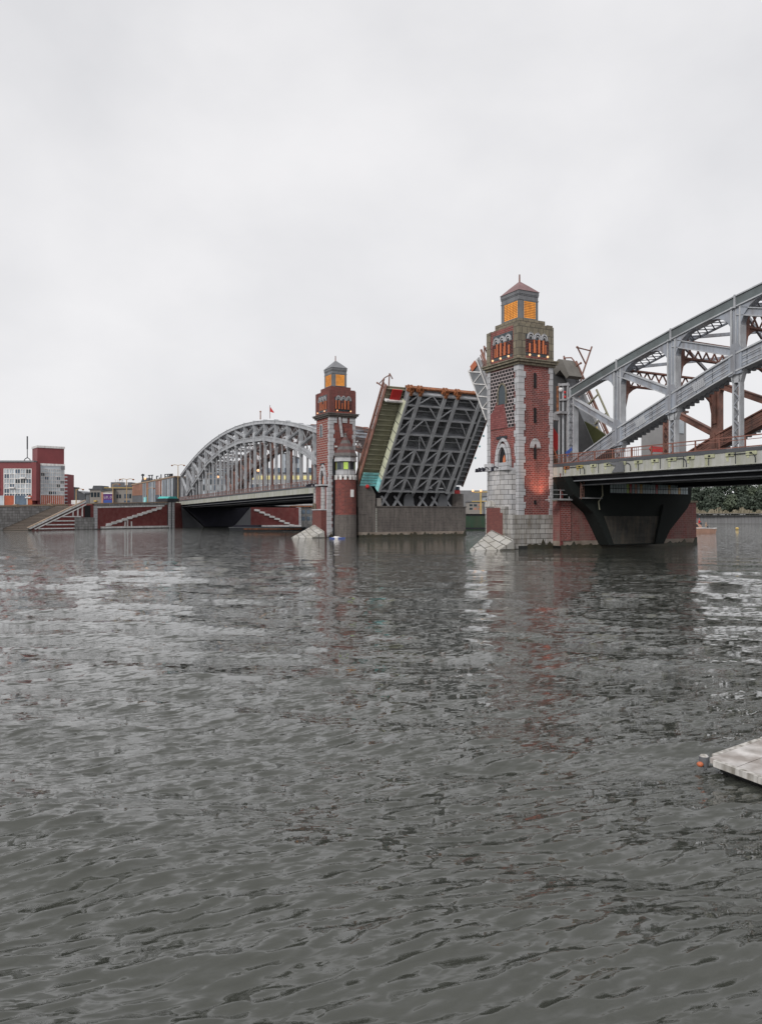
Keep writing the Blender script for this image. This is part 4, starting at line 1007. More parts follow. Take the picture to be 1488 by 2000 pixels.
for k in range(ns):
    a = X0+4.5+(X1-X0-7.6)*k/ns; b = a+(X1-X0-7.6)/ns+.35; z = .9+(top(45)-2.6)*k/ns
    mb = MB(); mb.prism([(a, z), (b-.5, z+.1), (b-.1, z+.45), (b, z+1.0), (a+.2, z+.78)], fy, Q-.38, Q+.02); mb.build('wall_step', 'white', t)
for x in (34.6, 35.6, 37.2):
    mb = MB(); mb.box(x, x+.28, Q-.36, Q+.02, .75, 2.3 if x != 35.6 else 2.7); mb.build('mooring_post', 'white', t)
mb = MB(); mb.box(X0-1, X1+.2, Q-.55, Q+.2, -1.5, .16); mb.build('waterline_band', 'waterline', t)

t = thing('pylon', 'twin white pilasters with a small teal capped kiosk on top, beside the bridge end', 'pylon', (54.5, -12, 0), WF2)
mb = MB(); mb.box(53.0, 56.0, Q-.1, Q+4, -1.5, 8.9); mb.build('core', 'housedark', t)
for x in (53.3, 54.9):
    mb = MB(); mb.box(x, x+.85, Q-.5, Q-.05, -1.5, 8.8); mb.build('pilaster', 'quoin', t)
mb = MB(); mb.box(52.2, 57.5, Q-.8, Q+4.4, 8.9, 10.0); mb.build('kiosk', 'seam', t)
mb = MB(); mb.prism([(52.4, 10.0), (57.3, 10.0), (56.2, 10.7), (53.4, 10.7)], fy, Q-.7, Q+4.2); mb.build('kiosk_roof', 'teal', t)
# wing wall from the pylon back to the bridge end
a = WALL.W(56, -11.8); b = BF.W(-199, 5.2); d = b-a; WING = Frame((a.x, a.y, 0), math.atan2(d.y, d.x)); Lw = d.length
mb = MB(); mb.prism([(0, -1.5), (Lw+2, -1.5), (Lw+.4, 4), (Lw-.6, 8.6), (0, 8.7)], fy, 0, 2.2)
single(mb, 'wing_wall', 'redwall', 'short dark red wall with a slanting right edge between the white pylon and the bridge end', 'wall', (0, 0, 0), WING)

# bridge end abutment with dark hopper
t = thing('bridge_abutment', 'dark blue black abutment under the far end of the pale arch span', 'abutment', (-204, 16, 0), BF)
mb = MB(); mb.box(-216, -201, 5.6, 31, -1.5, 7.9); mb.build('body', 'navy', t)
f = lambda h, z, o: (o, h, z)
mb = MB(); mb.prism([(5.6, 7.9), (9, 4.5), (13.5, .2), (25.5, .2), (29.0, 5.5), (31, 8.2)], f, -201, -198.5); mb.build('bearing_hopper', 'navy', t)
mb = MB(); mb.prism([(5.8, -1.0), (5.8, 7.0), (13.5, .15), (13.5, -1)], f, -200.9, -200.5); mb.build('grey_cheek', 'housedark', t)
mb = MB(); mb.prism([(24.2, .15), (30.6, 7.2), (30.6, .15)], f, -200.9, -198.3); mb.build('grey_cheek', 'housegrey', t)
# right of the abutment
t = thing('river_wall', 'dark red wall seen under the bridge with a white stepped line falling to the right', 'wall', (-204, 42, 0), BF)
mb = MB(); mb.box(-206, -203, 31, 52.4, -1.5, 7.3); mb.build('wall_body', 'redwall', t)
mb = MB(); mb.box(-203, -202.7, 31, 52.5, -1.5, .5); mb.build('base_ledge', 'white', t)
for k in range(8):
    a = 33.4+k*2.0; z = 6.5-k*.82; mb = MB(); mb.prism([(a, z-.6), (a+2.2, z-.8), (a+2.3, z-.1), (a+1.5, z), (a+.1, z+.15)], f, -203, -202.6); mb.build('wall_step', 'white', t)
mb = MB(); mb.box(-206, -202.9, 51.6, 52.5, -1.5, 7.4); mb.build('edge_post', 'quoin', t)
t = thing('quay_house', 'low grey stone quay house with a rust coloured eave, half hidden by the farther tower', 'building', (-206, 64, 0), BF)
mb = MB(); mb.box(-215, -206, 52.6, 95, -1.5, 7.6); mb.build('wall', 'blocks', t)
mb = MB(); mb.box(-215.5, -205.4, 52.6, 95.5, 7.6, 8.1); mb.build('eave', 'rustorange', t)
for z in (2.2, 4.9):
    for k in range(7):
        mb = MB(); mb.box(-206, -205.9, 54+k*2.1, 55.4+k*2.1, z, z+1.5); mb.build('window', 'glassblue', t)
# floating quay
t = thing('floating_quay', 'low dark floating quay with an orange rubbing strip under the pale arch', 'pontoon', (-30, 214, 0), WF)
mb = MB(); mb.box(-42, -21, 213, 220, -.5, .8); mb.build('hull', 'black', t)
mb = MB(); mb.box(-42.2, -20.8, 212.9, 220.1, .8, .95); mb.build('deck', 'housedark', t)
mb = MB(); mb.box(-38, -22, 212.8, 213.0, .35, .55); mb.build('rubbing_strip', 'rustorange', t)
mb = MB(); mb.box(-41, -34, 214, 219, .95, 1.5); mb.build('deck_hatch', 'navy', t)

# ---------------------------------------------------------------- left bank buildings
def house(label, cat, X, Y, rot, W_, D_, z0, z1, mat, name='building', roof=None, roofmat='housedark', z1r=None):
    """front runs from (X, Y) along rot; z1 / z1r heights at its left and right end"""
    fr = Frame((X, Y, 0), R(rot)); t = thing(name, label, cat, (W_/2, 0, z0), fr)
    z1r = z1 if z1r is None else z1r
    mb = MB(); mb.hexa([(0, 0, z0-1), (W_, 0, z0-1), (W_, D_, z0-1), (0, D_, z0-1), (0, 0, z1), (W_, 0, z1r), (W_, D_, z1r), (0, D_, z1)]); mb.build('wall', mat, t)
    mb = MB(); mb.hexa([(-.3, -.3, z1), (W_+.3, -.3, z1r), (W_+.3, D_+.3, z1r), (-.3, D_+.3, z1), (-.3, -.3, z1+.5), (W_+.3, -.3, z1r+.5), (W_+.3, D_+.3, z1r+.5), (-.3, D_+.3, z1+.5)]); mb.build('roof', roofmat, t)
    return t
def windows(t, x0, x1, nx, z0, z1, nz, mats, gap=.25, mull=None, y=0, frame='white', seed=1):
    rg = random.Random(seed); w = (x1-x0)/nx; h = (z1-z0)/nz
    for i in range(nx):
        for k in range(nz):
            mb = MB(); mb.box(x0+w*i+gap/2, x0+w*(i+1)-gap/2, y-.08, y+.02, z0+h*k+gap/2, z0+h*(k+1)-gap/2); mb.build('window', rg.choice(mats), t)
    if mull:
        mb = MB()
        for i in range(nx+1): mb.box(x0+w*i-mull/2, x0+w*i+mull/2, y-.2, y, z0, z1)
        for k in range(nz+1): mb.box(x0-mull/2, x1+mull/2, y-.18, y, z0+h*k-mull/2, z0+h*k+mull/2)
        mb.build('mullion_grid', frame, t)
# apartment block at the left edge: long wing and taller corner tower
t = thing('apartment_building', 'maroon apartment block with white gridded glazing and a taller square corner tower', 'building', (-120, 250, 7), WF)
mb = MB(); mb.box(-160, -112.2, 248, 262, 5, 21.4); mb.build('wall', 'housered', t)
mb = MB(); mb.box(-160.5, -111.9, 247.7, 262.5, 21.4, 21.95); mb.build('roof', 'roofgrey', t)
def grid(t, x0, x1, nx, z0, z1, nz, y, seed, mats, fr=None, mat='white'):
    rg = random.Random(seed); w = (x1-x0)/nx; h = (z1-z0)/nz; mb = MB()
    mb.box(x0, x1, y-.1, y+.05, z0, z1, 0)
    g = mb.build('glazing', 'glassblue', t)
    for i in range(nx):
        for k in range(nz):
            mb = MB(); mb.box(x0+w*i, x0+w*(i+1), y-.14, y-.1, z0+h*k, z0+h*(k+1)); mb.build('window_pane', rg.choice(mats), g)
    mb = MB()
    for i in range(nx*2+1): q = .13 if i % 2 == 0 else .06; mb.box(x0+w*i/2-q, x0+w*i/2+q, y-.3, y-.1, z0, z1)
    for k in range(nz+1): mb.box(x0-.13, x1+.13, y-.28, y-.1, z0+h*k-.12, z0+h*k+.12)
    mb.build('mullion_grid', mat, g)
    mb = MB()
    for k in range(1, nz, 2): mb.box(x0+w*((seed+k) % nx), x0+w*((seed+k) % nx+1), y-.9, y-.3, z0+h*k, z0+h*k+.45)
    mb.build('balcony_row', mat, g)
gl = ['glasspale', 'glasspale', 'housepale', 'glasspale', 'glassblue', 'glass', 'housepale']
grid(t, -121.4, -112.6, 5, 8.2, 19.2, 7, 247.9, 3, gl)
grid(t, -135, -123.2, 4, 8.2, 19.6, 7, 247.9, 4, gl)
for k, (a, b, m_) in enumerate(((-123, -121.4, 'glasspale'), (-121.3, -118.0, 'houseorange'), (-117.8, -113.9, 'glassblue'), (-113.7, -112.3, 'houseorange'), (-135, -124, 'houseorange'))):
    mb = MB(); mb.box(a, b, 247.5, 247.9, 5, 10.6); mb.build('base_panel', m_, t)
for x in (-121.35, -117.9, -113.8): mb = MB(); mb.box(x-.12, x+.12, 247.3, 247.6, 5, 10.7); mb.build('white_post', 'white', t)
TF = Frame((-111.7, 250, 0), math.atan2(.6, .8))
def tw(mb, name, mat, par):              # tower pieces are laid out in the tower's own frame and moved to the building's
    mb.v = [tuple(TF.W(a, b, c)) for a, b, c in mb.v]; return mb.build(name, mat, par)
mb = MB(); mb.box(0, 8.3, 0, 7, 5, 26.3); tt = tw(mb, 'corner_tower', 'housered', t)
mb = MB(); mb.box(-.2, 8.5, -.2, 7.2, 26.3, 27.0); tw(mb, 'tower_parapet', 'white', tt)
mb = MB(); mb.box(.9, 8.45, -.25, .1, 20.5, 21.2); tw(mb, 'white_band', 'white', tt)
mb = MB(); mb.box(.9, 8.4, -.15, .1, 8, 20.5); gp = tw(mb, 'glazing', 'housepale', tt)
rg = random.Random(8); 
for i in range(6):
    for k in range(7):
        mb = MB(); mb.box(1+1.2*i, 1+1.2*(i+1), -.2, -.14, 11+1.2*k, 11+1.2*(k+1)); tw(mb, 'window_pane', rg.choice(gl), tt)
mb = MB()
for i in range(13): mb.box(1+.6*i-.06, 1+.6*i+.06, -.34, -.15, 8.0, 19.4)
for k in range(8): mb.box(.9, 8.4, -.34, -.15, 11+1.2*k-.1, 11+1.2*k+.1)
tw(mb, 'mullion_grid', 'white', tt)
mb = MB(); mb.box(1.0, 8.3, -.24, -.14, 5, 10.8); tw(mb, 'base_panel', 'houseorange', tt)
mb = MB(); mb.box(7.2, 8.45, -.4, .2, 19.4, 20.6); tw(mb, 'roof_box', 'roofgrey', tt)
mb = MB(); mb.box(-112.4, -110.9, 247.4, 250, 9, 21.3); mb.build('maroon_pier', 'housered', t)
t = thing('mast', 'thin dark mast on a forked foot standing on the maroon block roof', 'mast', (-115.9, 252, 21.9), WF)
mb = MB(); mb.tube([(-115.9, 252, 23), (-115.9, 252, 29.6)], .14); mb.tube([(-115.9, 252, 26), (-115.9, 252, 30.2)], .22); mb.build('pole', 'seam', t)
mb = MB(); mb.tube([(-117, 252, 21.9), (-116.7, 252, 22.7), (-115.9, 252, 23.2), (-115.1, 252, 22.7), (-114.8, 252, 21.9)], .14); mb.build('forked_foot', 'seam', t)
mb = MB(); mb.cyl(-126, 251, 21.9, 23.6, .6, .5, 10); mb.sph((-126, 251, 23.7), .7, 8)
single(mb, 'roof_vent', 'seam', 'round dark roof vent at the far left edge of the maroon block roof', 'vent', (-126, 251, 21.9), WF)
t = thing('narrow_tower_block', 'slim block with red and pale horizontal bands rising behind the maroon building', 'building', (-111, 275, 7), WF)
mb = MB(); mb.box(-115.5, -112.2, 275, 281, 5, 19); mb.build('wall', 'housered', t)
for k in range(8): mb = MB(); mb.box(-115.5, -112.1, 274.8, 275, 9+k*1.25, 9.4+k*1.25); mb.build('pale_band', 'housepale', t)
t = house('small grey glass fronted block beside the maroon building', 'building', -117.2, 280, 0, 3.9, 8, 7, 14.2, 'housegrey')
windows(t, .3, 3.7, 3, 8, 13.8, 5, ['glasspale', 'glassblue', 'glass'], .2, .18)
# dark barn, beige block and its neighbours
fr = Frame((-121, 300, 0), 0); t = thing('barn', 'dark grey barn with a rounded gable beyond the river steps', 'building', (5, 0, 7), fr)
mb = MB(); mb.prism([(0, 6), (5.6, 6), (5.6, 12.4), (4.3, 13.3), (2.9, 13.7), (1.8, 13.3), (0, 11.6)], fy, 0, 14); mb.build('wall', 'housedark', t)
mb = MB(); mb.prism([(-.1, 11.7), (1.8, 13.5), (2.9, 13.9), (4.4, 13.5), (5.7, 12.5), (5.7, 12.3), (4.3, 13.2), (2.9, 13.6), (1.8, 13.2), (-.1, 11.4)], fy, -.4, 14.4); mb.build('roof', 'roofgrey', t)
t = house('slim grey shed between the barn and the beige block', 'building', -115.2, 300, 0, 1.5, 10, 7, 12.6, 'housegrey'); windows(t, .2, 1.3, 2, 8.5, 12, 1, ['glasspale', 'glass'], .5)
t = house('light beige brick block with three dark windows and a clipped grey roof', 'building', -113.6, 300, -6, 4.9, 10, 7, 14.2, 'housebeige')
windows(t, .3, 4.2, 3, 11.2, 13.4, 1, ['glass'], .35); 
mb = MB(); mb.prism([(.5, 14.7), (4.3, 14.7), (3.9, 15.9), (.9, 15.9)], fy, 1, 8); mb.build('roof_lantern', 'housedark', t)
mb = MB(); mb.box(1.9, 3.0, -.6, 0, 9.6, 10.1); mb.build('awning', 'yellow', t)
t = house('shopfront with purple and blue panels between salmon posts', 'shop', -108.6, 299, 0, 4.3, 10, 7, 13.6, 'housebeige', name='shop', z1r=14.2)
mb = MB(); mb.box(.8, 4.2, -.3, 0, 10.2, 12.6); pp = mb.build('sign_board', 'purple', t)
mb = MB(); mb.box(.8, 4.2, -.3, 0, 8.0, 10.2); mb.build('shop_window', 'blue', t)
mb = MB(); mb.box(0, .7, -.35, 0, 7, 13.2); mb.build('salmon_post', 'salmon', t)
mb = MB(); mb.box(.7, 4.3, -.45, 0, 12.6, 13.0); mb.build('white_lintel', 'white', t)
def strokes(glyphs, x, z, h, mb, y0, y1, sw=.16):
    for g in glyphs:
        w = h*.62
        S = {'L': [(0, 0, 0, 1), (0, 0, 1, 0)], 'O': [(0, 0, 0, 1), (1, 0, 1, 1), (0, 0, 1, 0), (0, 1, 1, 1)], 'T': [(.5, 0, .5, 1), (0, 1, 1, 1)], 'J': [(1, 0, 1, 1), (0, 0, 1, 0), (0, 0, 0, .3)],
             'F': [(0, 0, 0, 1), (0, 1, 1, 1), (0, .5, .8, .5)], 'A': [(0, 0, 0, 1), (1, 0, 1, 1), (0, 1, 1, 1), (0, .5, 1, .5)], 'M': [(0, 0, 0, 1), (1, 0, 1, 1), (0, 1, 1, 1), (.5, .4, .5, 1)],
             'r': [(0, 0, 0, .7), (0, .7, .9, .7)], 'I': [(.5, 0, .5, 1)], '.': [(.3, 0, .6, 0)], ' ': []}[g]
        for (a, b, c, d) in S:
            mb.box(x+min(a, c)*w-sw/2, x+max(a, c)*w+sw/2, y0, y1, z+min(b, d)*h-sw/2, z+max(b, d)*h+sw/2)
        x += w+sw*2.6
mb = MB(); strokes('LO.OI', 1.1, 10.9, .8, mb, -.38, -.3, .11); mb.build('lettering', 'white', pp)
t = house('low tan building with dark windows and wide green lit ground floor', 'building', -104.2, 301, 0, 7.4, 10, 7, 14.4, 'housebeige', z1r=14.6)
windows(t, .6, 2.6, 2, 10.8, 12.6, 1, ['glass', 'glassblue'], .3, seed=3); windows(t, 3.6, 6.6, 3, 10.8, 12.8, 1, ['glassblue', 'glass'], .3); windows(t, 3.6, 6, 2, 8.2, 10.2, 1, ['glassblue'], .2)
mb = MB(); mb.box(-4, 7.4, -.4, 0, 14.9, 15.15); mb.build('orange_gutter', 'yellow', t)
t = house('grey plant building with stepped roof behind the low shops', 'building', -116, 322, 0, 17, 12, 7, 15.2, 'housedark', z1r=16.2)
mb = MB(); mb.box(2.5, 11, 1, 9, 15, 18.2); mb.build('roof_step', 'housegrey', t)
mb = MB(); strokes('TIFM', 4.2, 18.4, .8, mb, 1.0, 1.2, .18); mb.box(4, 7.6, 1.05, 1.15, 18.1, 18.34); mb.build('rooftop_lettering', 'white', t)
mb = MB(); mb.box(8.6, 9.8, .6, 1, 16.9, 18.2); mb.build('white_sign', 'white', t)
t = house('grey box building right of the low shops', 'building', -101.5, 312, 0, 9, 10, 7, 15.6, 'housegrey')
for k in range(4): mb = MB(); mb.box(.6+k*1.6, 1.7+k*1.6, -.2, 0, 10, 10.8); mb.build('lit_window', 'stripglow', t)
# long ribbed hall with rising roofline
hx, hy = -97.3, 301; dx, dy = -76-hx, 283-hy; HF = math.degrees(math.atan2(dy, dx)); WH = math.hypot(dx, dy)
t = house('long grey hall with pale vertical ribs, salmon strips and a roofline rising to the bridge', 'building', hx, hy, HF, WH, 12, 7, 16.0, 'housegrey', z1r=18.3, roofmat='copingtan')
rg = random.Random(5)
for k in range(34):
    x = .3+k*(WH-.6)/34; zt_ = 16+2.3*x/WH-.1; sal = k < 9 or k in (12, 13) or 19 < k < 25
    mb = MB(); mb.box(x, x+.34, -.2, 0, 12 if sal else 8, zt_); mb.build('rib', 'salmon' if sal else ('housepale' if k % 2 else 'railgrey'), t)
    if k > 12: mb = MB(); mb.box(x+.34, x+.34+.42, -.1, 0, 8, zt_-.2); mb.build('window_strip', rg.choice(['glassblue', 'glass', 'glassblue', 'glasspale']), t)
mb = MB(); mb.box(8.6, 9.9, -.5, 0, 8, 11.2); mb.build('cyan_door', 'cyan', t)
t2 = thing('rooftop_sign', 'rooftop letters and cabinets standing in a row on the ribbed hall', 'sign', (8, 3, 17), Frame((hx, hy, 0), R(HF)))
mb = MB(); strokes('TT.rJ FAM', 6.6, 18.1, 1.7, mb, 2.8, 3.1, .3); mb.box(6.4, 22.4, 2.82, 3.0, 17.0, 18.06); mb.build('lettering', 'seam', t2)
t2 = thing('rooftop_machinery', 'dark humped ventilation unit with lit dome on the left end of the ribbed hall', 'machinery', (3, 4, 16.6), Frame((hx, hy, 0), R(HF)))
mb = MB(); mb.prism([(.8, 16.4), (6.2, 16.4), (5.4, 18.2), (3.8, 19), (2.2, 18.8), (1.4, 17.8)], fy, 3, 6); mb.build('housing', 'housedark', t2)
mb = MB(); mb.box(1.7, 2.1, 3.2, 3.6, 18, 20.6); mb.box(1.3, 2.6, 3.1, 3.7, 19.8, 20.4); mb.build('chimney', 'seam', t2)
mb = MB(); mb.sph((4.2, 3, 18.6), .5, 8); mb.build('lit_dome', 'lampglow', t2)
# buildings seen through the far arch
M['midgrey'] = paint('mid grey cladding', (.20, .20, .205), .7, .12, .3); M['stripgrey'] = paint('light grey cladding', (.33, .33, .335), .7, .1, .3)  # even mid and light greys for plain blocks
t = house('tall grey apartment slab behind the left half of the pale arch', 'building', -83, 345, 0, 21, 14, 7, 29, 'midgrey', z1r=27); windows(t, 1, 20, 12, 10, 26, 6, ['glassblue', 'glasspale', 'glass'], .5, .2, frame='railgrey')
t = house('dark grey office block with a stepped roof in the middle of the pale arch view', 'building', -62, 352, 0, 14, 14, 7, 25, 'housedark'); windows(t, 1, 13, 6, 9, 23, 6, ['glassblue', 'glass', 'glasspale'], .6)
mb = MB(); mb.box(2, 9, 2, 10, 25, 30); mb.build('roof_step', 'midgrey', t)
t = house('long low office building with yellow lit windows behind the pale arch', 'building', -60, 335, 0, 46, 14, 7, 22.5, 'stripgrey')
for k in range(16): mb = MB(); mb.box(1+k*2.8, 3.2+k*2.8, -.15, 0, 19.9, 21.6); mb.build('lit_window', 'stripglow', t)
windows(t, 1, 45, 22, 9, 18, 3, ['glasspale', 'glassblue', 'glass'], .5, .2)
for k in range(8): mb = MB(); mb.box(4+k*4.7, 6.5+k*4.7, -.1, 3, 23, 25); mb.build('roof_box', 'glassblue', t)
t = house('pale blue white tower block standing above the low lit offices', 'building', -47, 365, 8, 9, 10, 7, 34, 'housepale', z1r=31); windows(t, 1, 8, 3, 12, 32, 6, ['glassblue', 'glasspale'], .8)
t = house('grey industrial block seen between the farther tower and the raised leaf', 'building', 0-10, 330, 0, 26, 14, 7, 40, 'stripgrey', z1r=36)
for k in range(7): mb = MB(); mb.box(1.5+k*3.4, 3.6+k*3.4, -.2, 0, 12, 34); mb.build('window_strip', 'glasspale' if k % 2 else 'glass', t)

# street lamps
def lamp(X, Y, z0, z1, label, arms=1, glow=True):
    t = thing('street_lamp', label, 'street lamp', (X, Y, z0), WF, 'lamps on the left bank')
    mb = MB(); mb.cyl(X, Y, z0, z1, .2, .12, 8); mb.build('pole', 'yellowpole', t)
    for k in ((-1, 1) if arms == 2 else (1,)):
        mb = MB(); mb.tube([(X, Y, z1-.1), (X+k*1.1, Y, z1+.15), (X+k*2.2, Y, z1)], .09); a = mb.build('arm', 'yellowpole', t)
        mb = MB(); mb.sph((X+k*2.2, Y, z1-.15), .38, 8, sz=.7); mb.build('lamp_head', 'rustorange', a)
    return t
M['yellowpole'] = paint('tan painted pole', (.46, .33, .17), .6, .15)
lamp(-87.5, 251, 7, 14.4, 'tall tan lamp post right of the purple shopfront, single arm', 1)
lamp(-84.0, 254, 7, 16.2, 'tallest tan double armed lamp post above the dark red wall', 2)
lamp(-97.5, 246, 7, 12.6, 'short tan lamp post before the dark barn', 1)
lamp(-79.5, 262, 8, 13.5, 'short tan lamp post in front of the ribbed hall', 1)
lamp(-73.6, 279, 9, 22.5, 'tan lamp post at the foot of the pale arch beside the ribbed hall', 2)
lamp(-66, 292, 9, 20, 'tan lamp post seen through the left foot of the pale arch', 1)
mb = MB(); mb.box(-101.5, -98.5, 252, 254, 7, 9.2); mb.box(-101.3, -98.7, 251.9, 252, 8, 9)
single(mb, 'white_van', 'white', 'small white van above the top of the brown river steps', 'van', (-100, 253, 7), WF)

# ---------------------------------------------------------------- things on the bridge top
t = thing('flag', 'small red pennant on a short pole on the crown of the pale arch', 'flag', (-112.5, 7.5, 29.6), BF)
mb = MB(); mb.tube([(-112.5, 7.5, 29.3), (-112.5, 7.5, 32.8)], .08); mb.build('pole', 'rust', t)
mb = MB(); mb.prism([(0, 32.4), (1.5, 30.9), (1.4, 30.7), (0, 31.1)], lambda h, z, o: (-112.5+h*.6, 7.5+h*.5+o, z), -.03, .03); mb.build('cloth', 'red', t)
mb = MB(); mb.cyl(-120, 7.5, 29.9, 31.9, .16, .13, 8); mb.sph((-120, 7.5, 32), .25, 8)
single(mb, 'beacon_post', 'rustorange', 'stubby orange beacon post left of the pennant on the pale arch', 'beacon', (-120, 7.5, 29.9), BF)
for k, (s_, lab) in enumerate(((-84, 'orange lit street lamp between the far arch hangers, nearest the farther tower'), (-128, 'orange lit street lamp on the far deck about mid span'), (-168, 'orange lit street lamp on the far deck towards the left bank'))):
    t = thing('deck_lamp', lab, 'street lamp', (s_, 9.6, 10.6), BF, 'lamps on the far deck')
    mb = MB(); mb.cyl(s_, 9.6, 10.4, 16.5, .1, .07, 8); mb.build('pole', 'railgrey', t)
    mb = MB(); mb.sph((s_, 9.6, 16.7), .42, 8); mb.build('globe', 'lampglow', t)
# pole cluster beside the nearer tower
t = thing('signal_pole_cluster', 'cluster of tall grey poles with a red and white head beside the nearer tower', 'poles', (.6, 6.6, 10.6), BF)
for k, (s_, w_) in enumerate(((.1, 6.4), (.2, 7.0), (.35, 7.5), (.5, 6.7), (.9, 7.1))):
    mb = MB(); mb.cyl(s_, w_, 10.5, 21.2-.3*(k % 2), .13, .13, 8); mb.build('pole', 'steelhi' if k % 2 else 'railgrey', t)
mb = MB(); mb.cyl(.3, 7, 20.8, 21.1, .75, .75, 12); mb.cyl(.3, 7, 18.9, 19.1, .75, .75, 12); mb.build('collar', 'railgrey', t)
mb = MB(); mb.cyl(.05, 6.2, 17.5, 20.8, .16, .16, 8); mb.build('red_tube', 'rustorange', t)
mb = MB(); mb.sph((.5, 6.3, 20.3), .3, 8); mb.build('signal_lens', 'white', t)
for z in (19.4, 20.0): mb = MB(); mb.sph((.6, 6.9, z), .2, 8); mb.build('signal_lens', 'red', t)
mb = MB(); mb.box(-.3, 1.0, 5.8, 8.0, 17.2, 17.5); mb.box(-.6, .2, 5.5, 6.3, 16.4, 17.3); mb.build('cross_bracket', 'railgrey', t)
mb = MB(); mb.prism([(5.6, 16.3), (7.2, 14.4), (7.2, 13.9), (7.0, 12.9), (6.3, 12.2), (5.6, 15.2)], lambda h, z, o: (o, h, z), -.9, -.75)
single(mb, 'red_barrier_panel', 'red', 'slanting bright red barrier panel just right of the nearer tower', 'barrier', (-.8, 6.4, 12.2), BF)
mb = MB(); mb.tube([(-.6, 5.6, 13.6), (-.6, 6.7, 11.6)], .13)
single(mb, 'orange_barrier_arm', 'orange', 'orange barrier arm leaning below the red panel by the nearer tower', 'barrier', (-.6, 6, 11.6), BF)
mb = MB(); mb.prism([(6.3, 12.2), (7.7, 13.4), (7.7, 12.7), (6.9, 12.3), (6.6, 11.6)], lambda h, z, o: (o+h*.3, h, z), -.5, -.45)
single(mb, 'pennant', 'blue', 'small blue pennant on the poles by the nearer tower', 'flag', (1.5, 7, 11.6), BF)
t = thing('service_cabin', 'pale grey cabin with a big window seen through the right arch, above the deck', 'cabin', (-5.5, 31, 10.6), BF)
mb = MB(); mb.box(-8, -3.5, 29.5, 34, 9, 19.5); mb.build('wall', 'stripgrey', t)
mb = MB(); mb.box(-3.52, -3.4, 30, 33.4, 16.4, 18.6); mb.build('window', 'glasspale', t)
mb = MB(); mb.box(-8.2, -3.2, 29.3, 34.2, 19.5, 19.8); mb.build('roof', 'rust', t)
mb = MB(); mb.box(-3.3, -3.1, 26.6, 28.8, 13.4, 14.2); mb.prism([(26.6, 13.2), (26.6, 14.4), (26.0, 13.8)], lambda h, z, o: (o, h, z), -3.3, -3.1)
single(mb, 'red_arrow_sign', 'red', 'red arrow sign pointing left seen between the first posts of the right arch', 'sign', (-3.2, 27.6, 13.2), BF)

# ---------------------------------------------------------------- barge and bank between the piers
t = thing('barge', 'long dark green barge hull seen between the two piers', 'barge', (27, 223, 0), WF)
mb = MB(); mb.add([(12, 222, 4.2), (52, 222, 4.2), (52, 231, 4.2), (12, 231, 4.2), (13, 223, -.5), (51, 223, -.5), (51, 230, -.5), (13, 230, -.5)], [(0,1,2,3), (4,7,6,5), (0,4,5,1), (1,5,6,2), (2,6,7,3), (3,7,4,0)]); mb.build('hull', 'bargegreen', t)
mb = MB(); mb.box(11.9, 52.1, 221.9, 231.1, 4.15, 4.4); mb.build('gunwale', 'black', t)
mb = MB(); mb.box(14, 50, 221.9, 222.1, .2, .7); mb.build('rubbing_strake', 'black', t)
for k, (x, w, h, m_, lab) in enumerate(((48, 9, 6, 'housebeige', 'tiny beige house on the far bank between the piers, left of its neighbours'), (57.5, 5, 9, 'housepale', 'tiny pale blue house on the far bank between the piers'), (63, 8, 5.5, 'yellow', 'tiny yellow house on the far bank next to the nearer tower'))):
    t = house(lab, 'house', x, 428+k, 0, w, 8, 5.5, 5.5+h, m_, name='house'); windows(t, .8, w-.8, 3, 7, 5.5+h-.6, 2, ['glass', 'salmonglass'], .8)
t = thing('harbour_crane', 'slim yellow harbour crane with orange lamps between the piers', 'crane', (55, 424, 5.5), WF)
mb = MB(); mb.tube([(55, 424, 5), (55, 424, 17.5)], .35); mb.build('mast', 'yellow', t)
mb = MB(); mb.tube([(51, 424, 17), (61, 424, 17.3)], .25); mb.tube([(50, 424, 12), (64, 424, 12.2)], .2); mb.build('jib', 'yellow', t)
for x in (50.6, 55, 61): mb = MB(); mb.sph((x, 423.6, 17.8), .7, 8); mb.build('lamp', 'lampglow', t)
mb = MB(); mb.box(40, 90, 452, 470, 5, 19)
single(mb, 'warehouse', 'midgrey', 'broad plain grey warehouse behind the tiny houses between the piers', 'building', (65, 452, 5), WF)

# ---------------------------------------------------------------- right bank
a = Vector((128, 412, 0)); b = Vector((330, 340, 0)); d = b-a; RF = Frame(a, math.atan2(d.y, d.x)); RL = d.length
t = thing('embankment_wall', 'pale grey sloping quay wall of the far right bank below the trees', 'wall', (100, 0, 0), RF)
mb = MB(); mb.prism([(-1.5, -1), (0, 4.2), (3, 4.2), (3, -1)], lambda h, z, o: (o, h, z), -60, RL+150); 
M['greyconc'] = masonry('quay concrete', (.20, .20, .205), (.165, .165, .17), (.13, .13, .13), 1.6, 9, .12, dirt=(.12, .12, .12), damt=.5)
mb = MB(); mb.prism([(-1.5, -1), (0, 4.2), (3, 4.2), (3, -1)], lambda h, z, o: (o, h, z), -60, RL+150); mb.build('wall_body', 'greyconc', t)
mb = MB(); mb.box(-60, RL+150, -.3, .6, 4.2, 4.6); mb.build('coping', 'concrete', t)
mb = MB(); mb.box(-60, RL+150, 3, 40, 5.0, 5.3)
single(mb, 'far_promenade', 'ground', None, None, (0, 0, 0), RF, kind='structure')
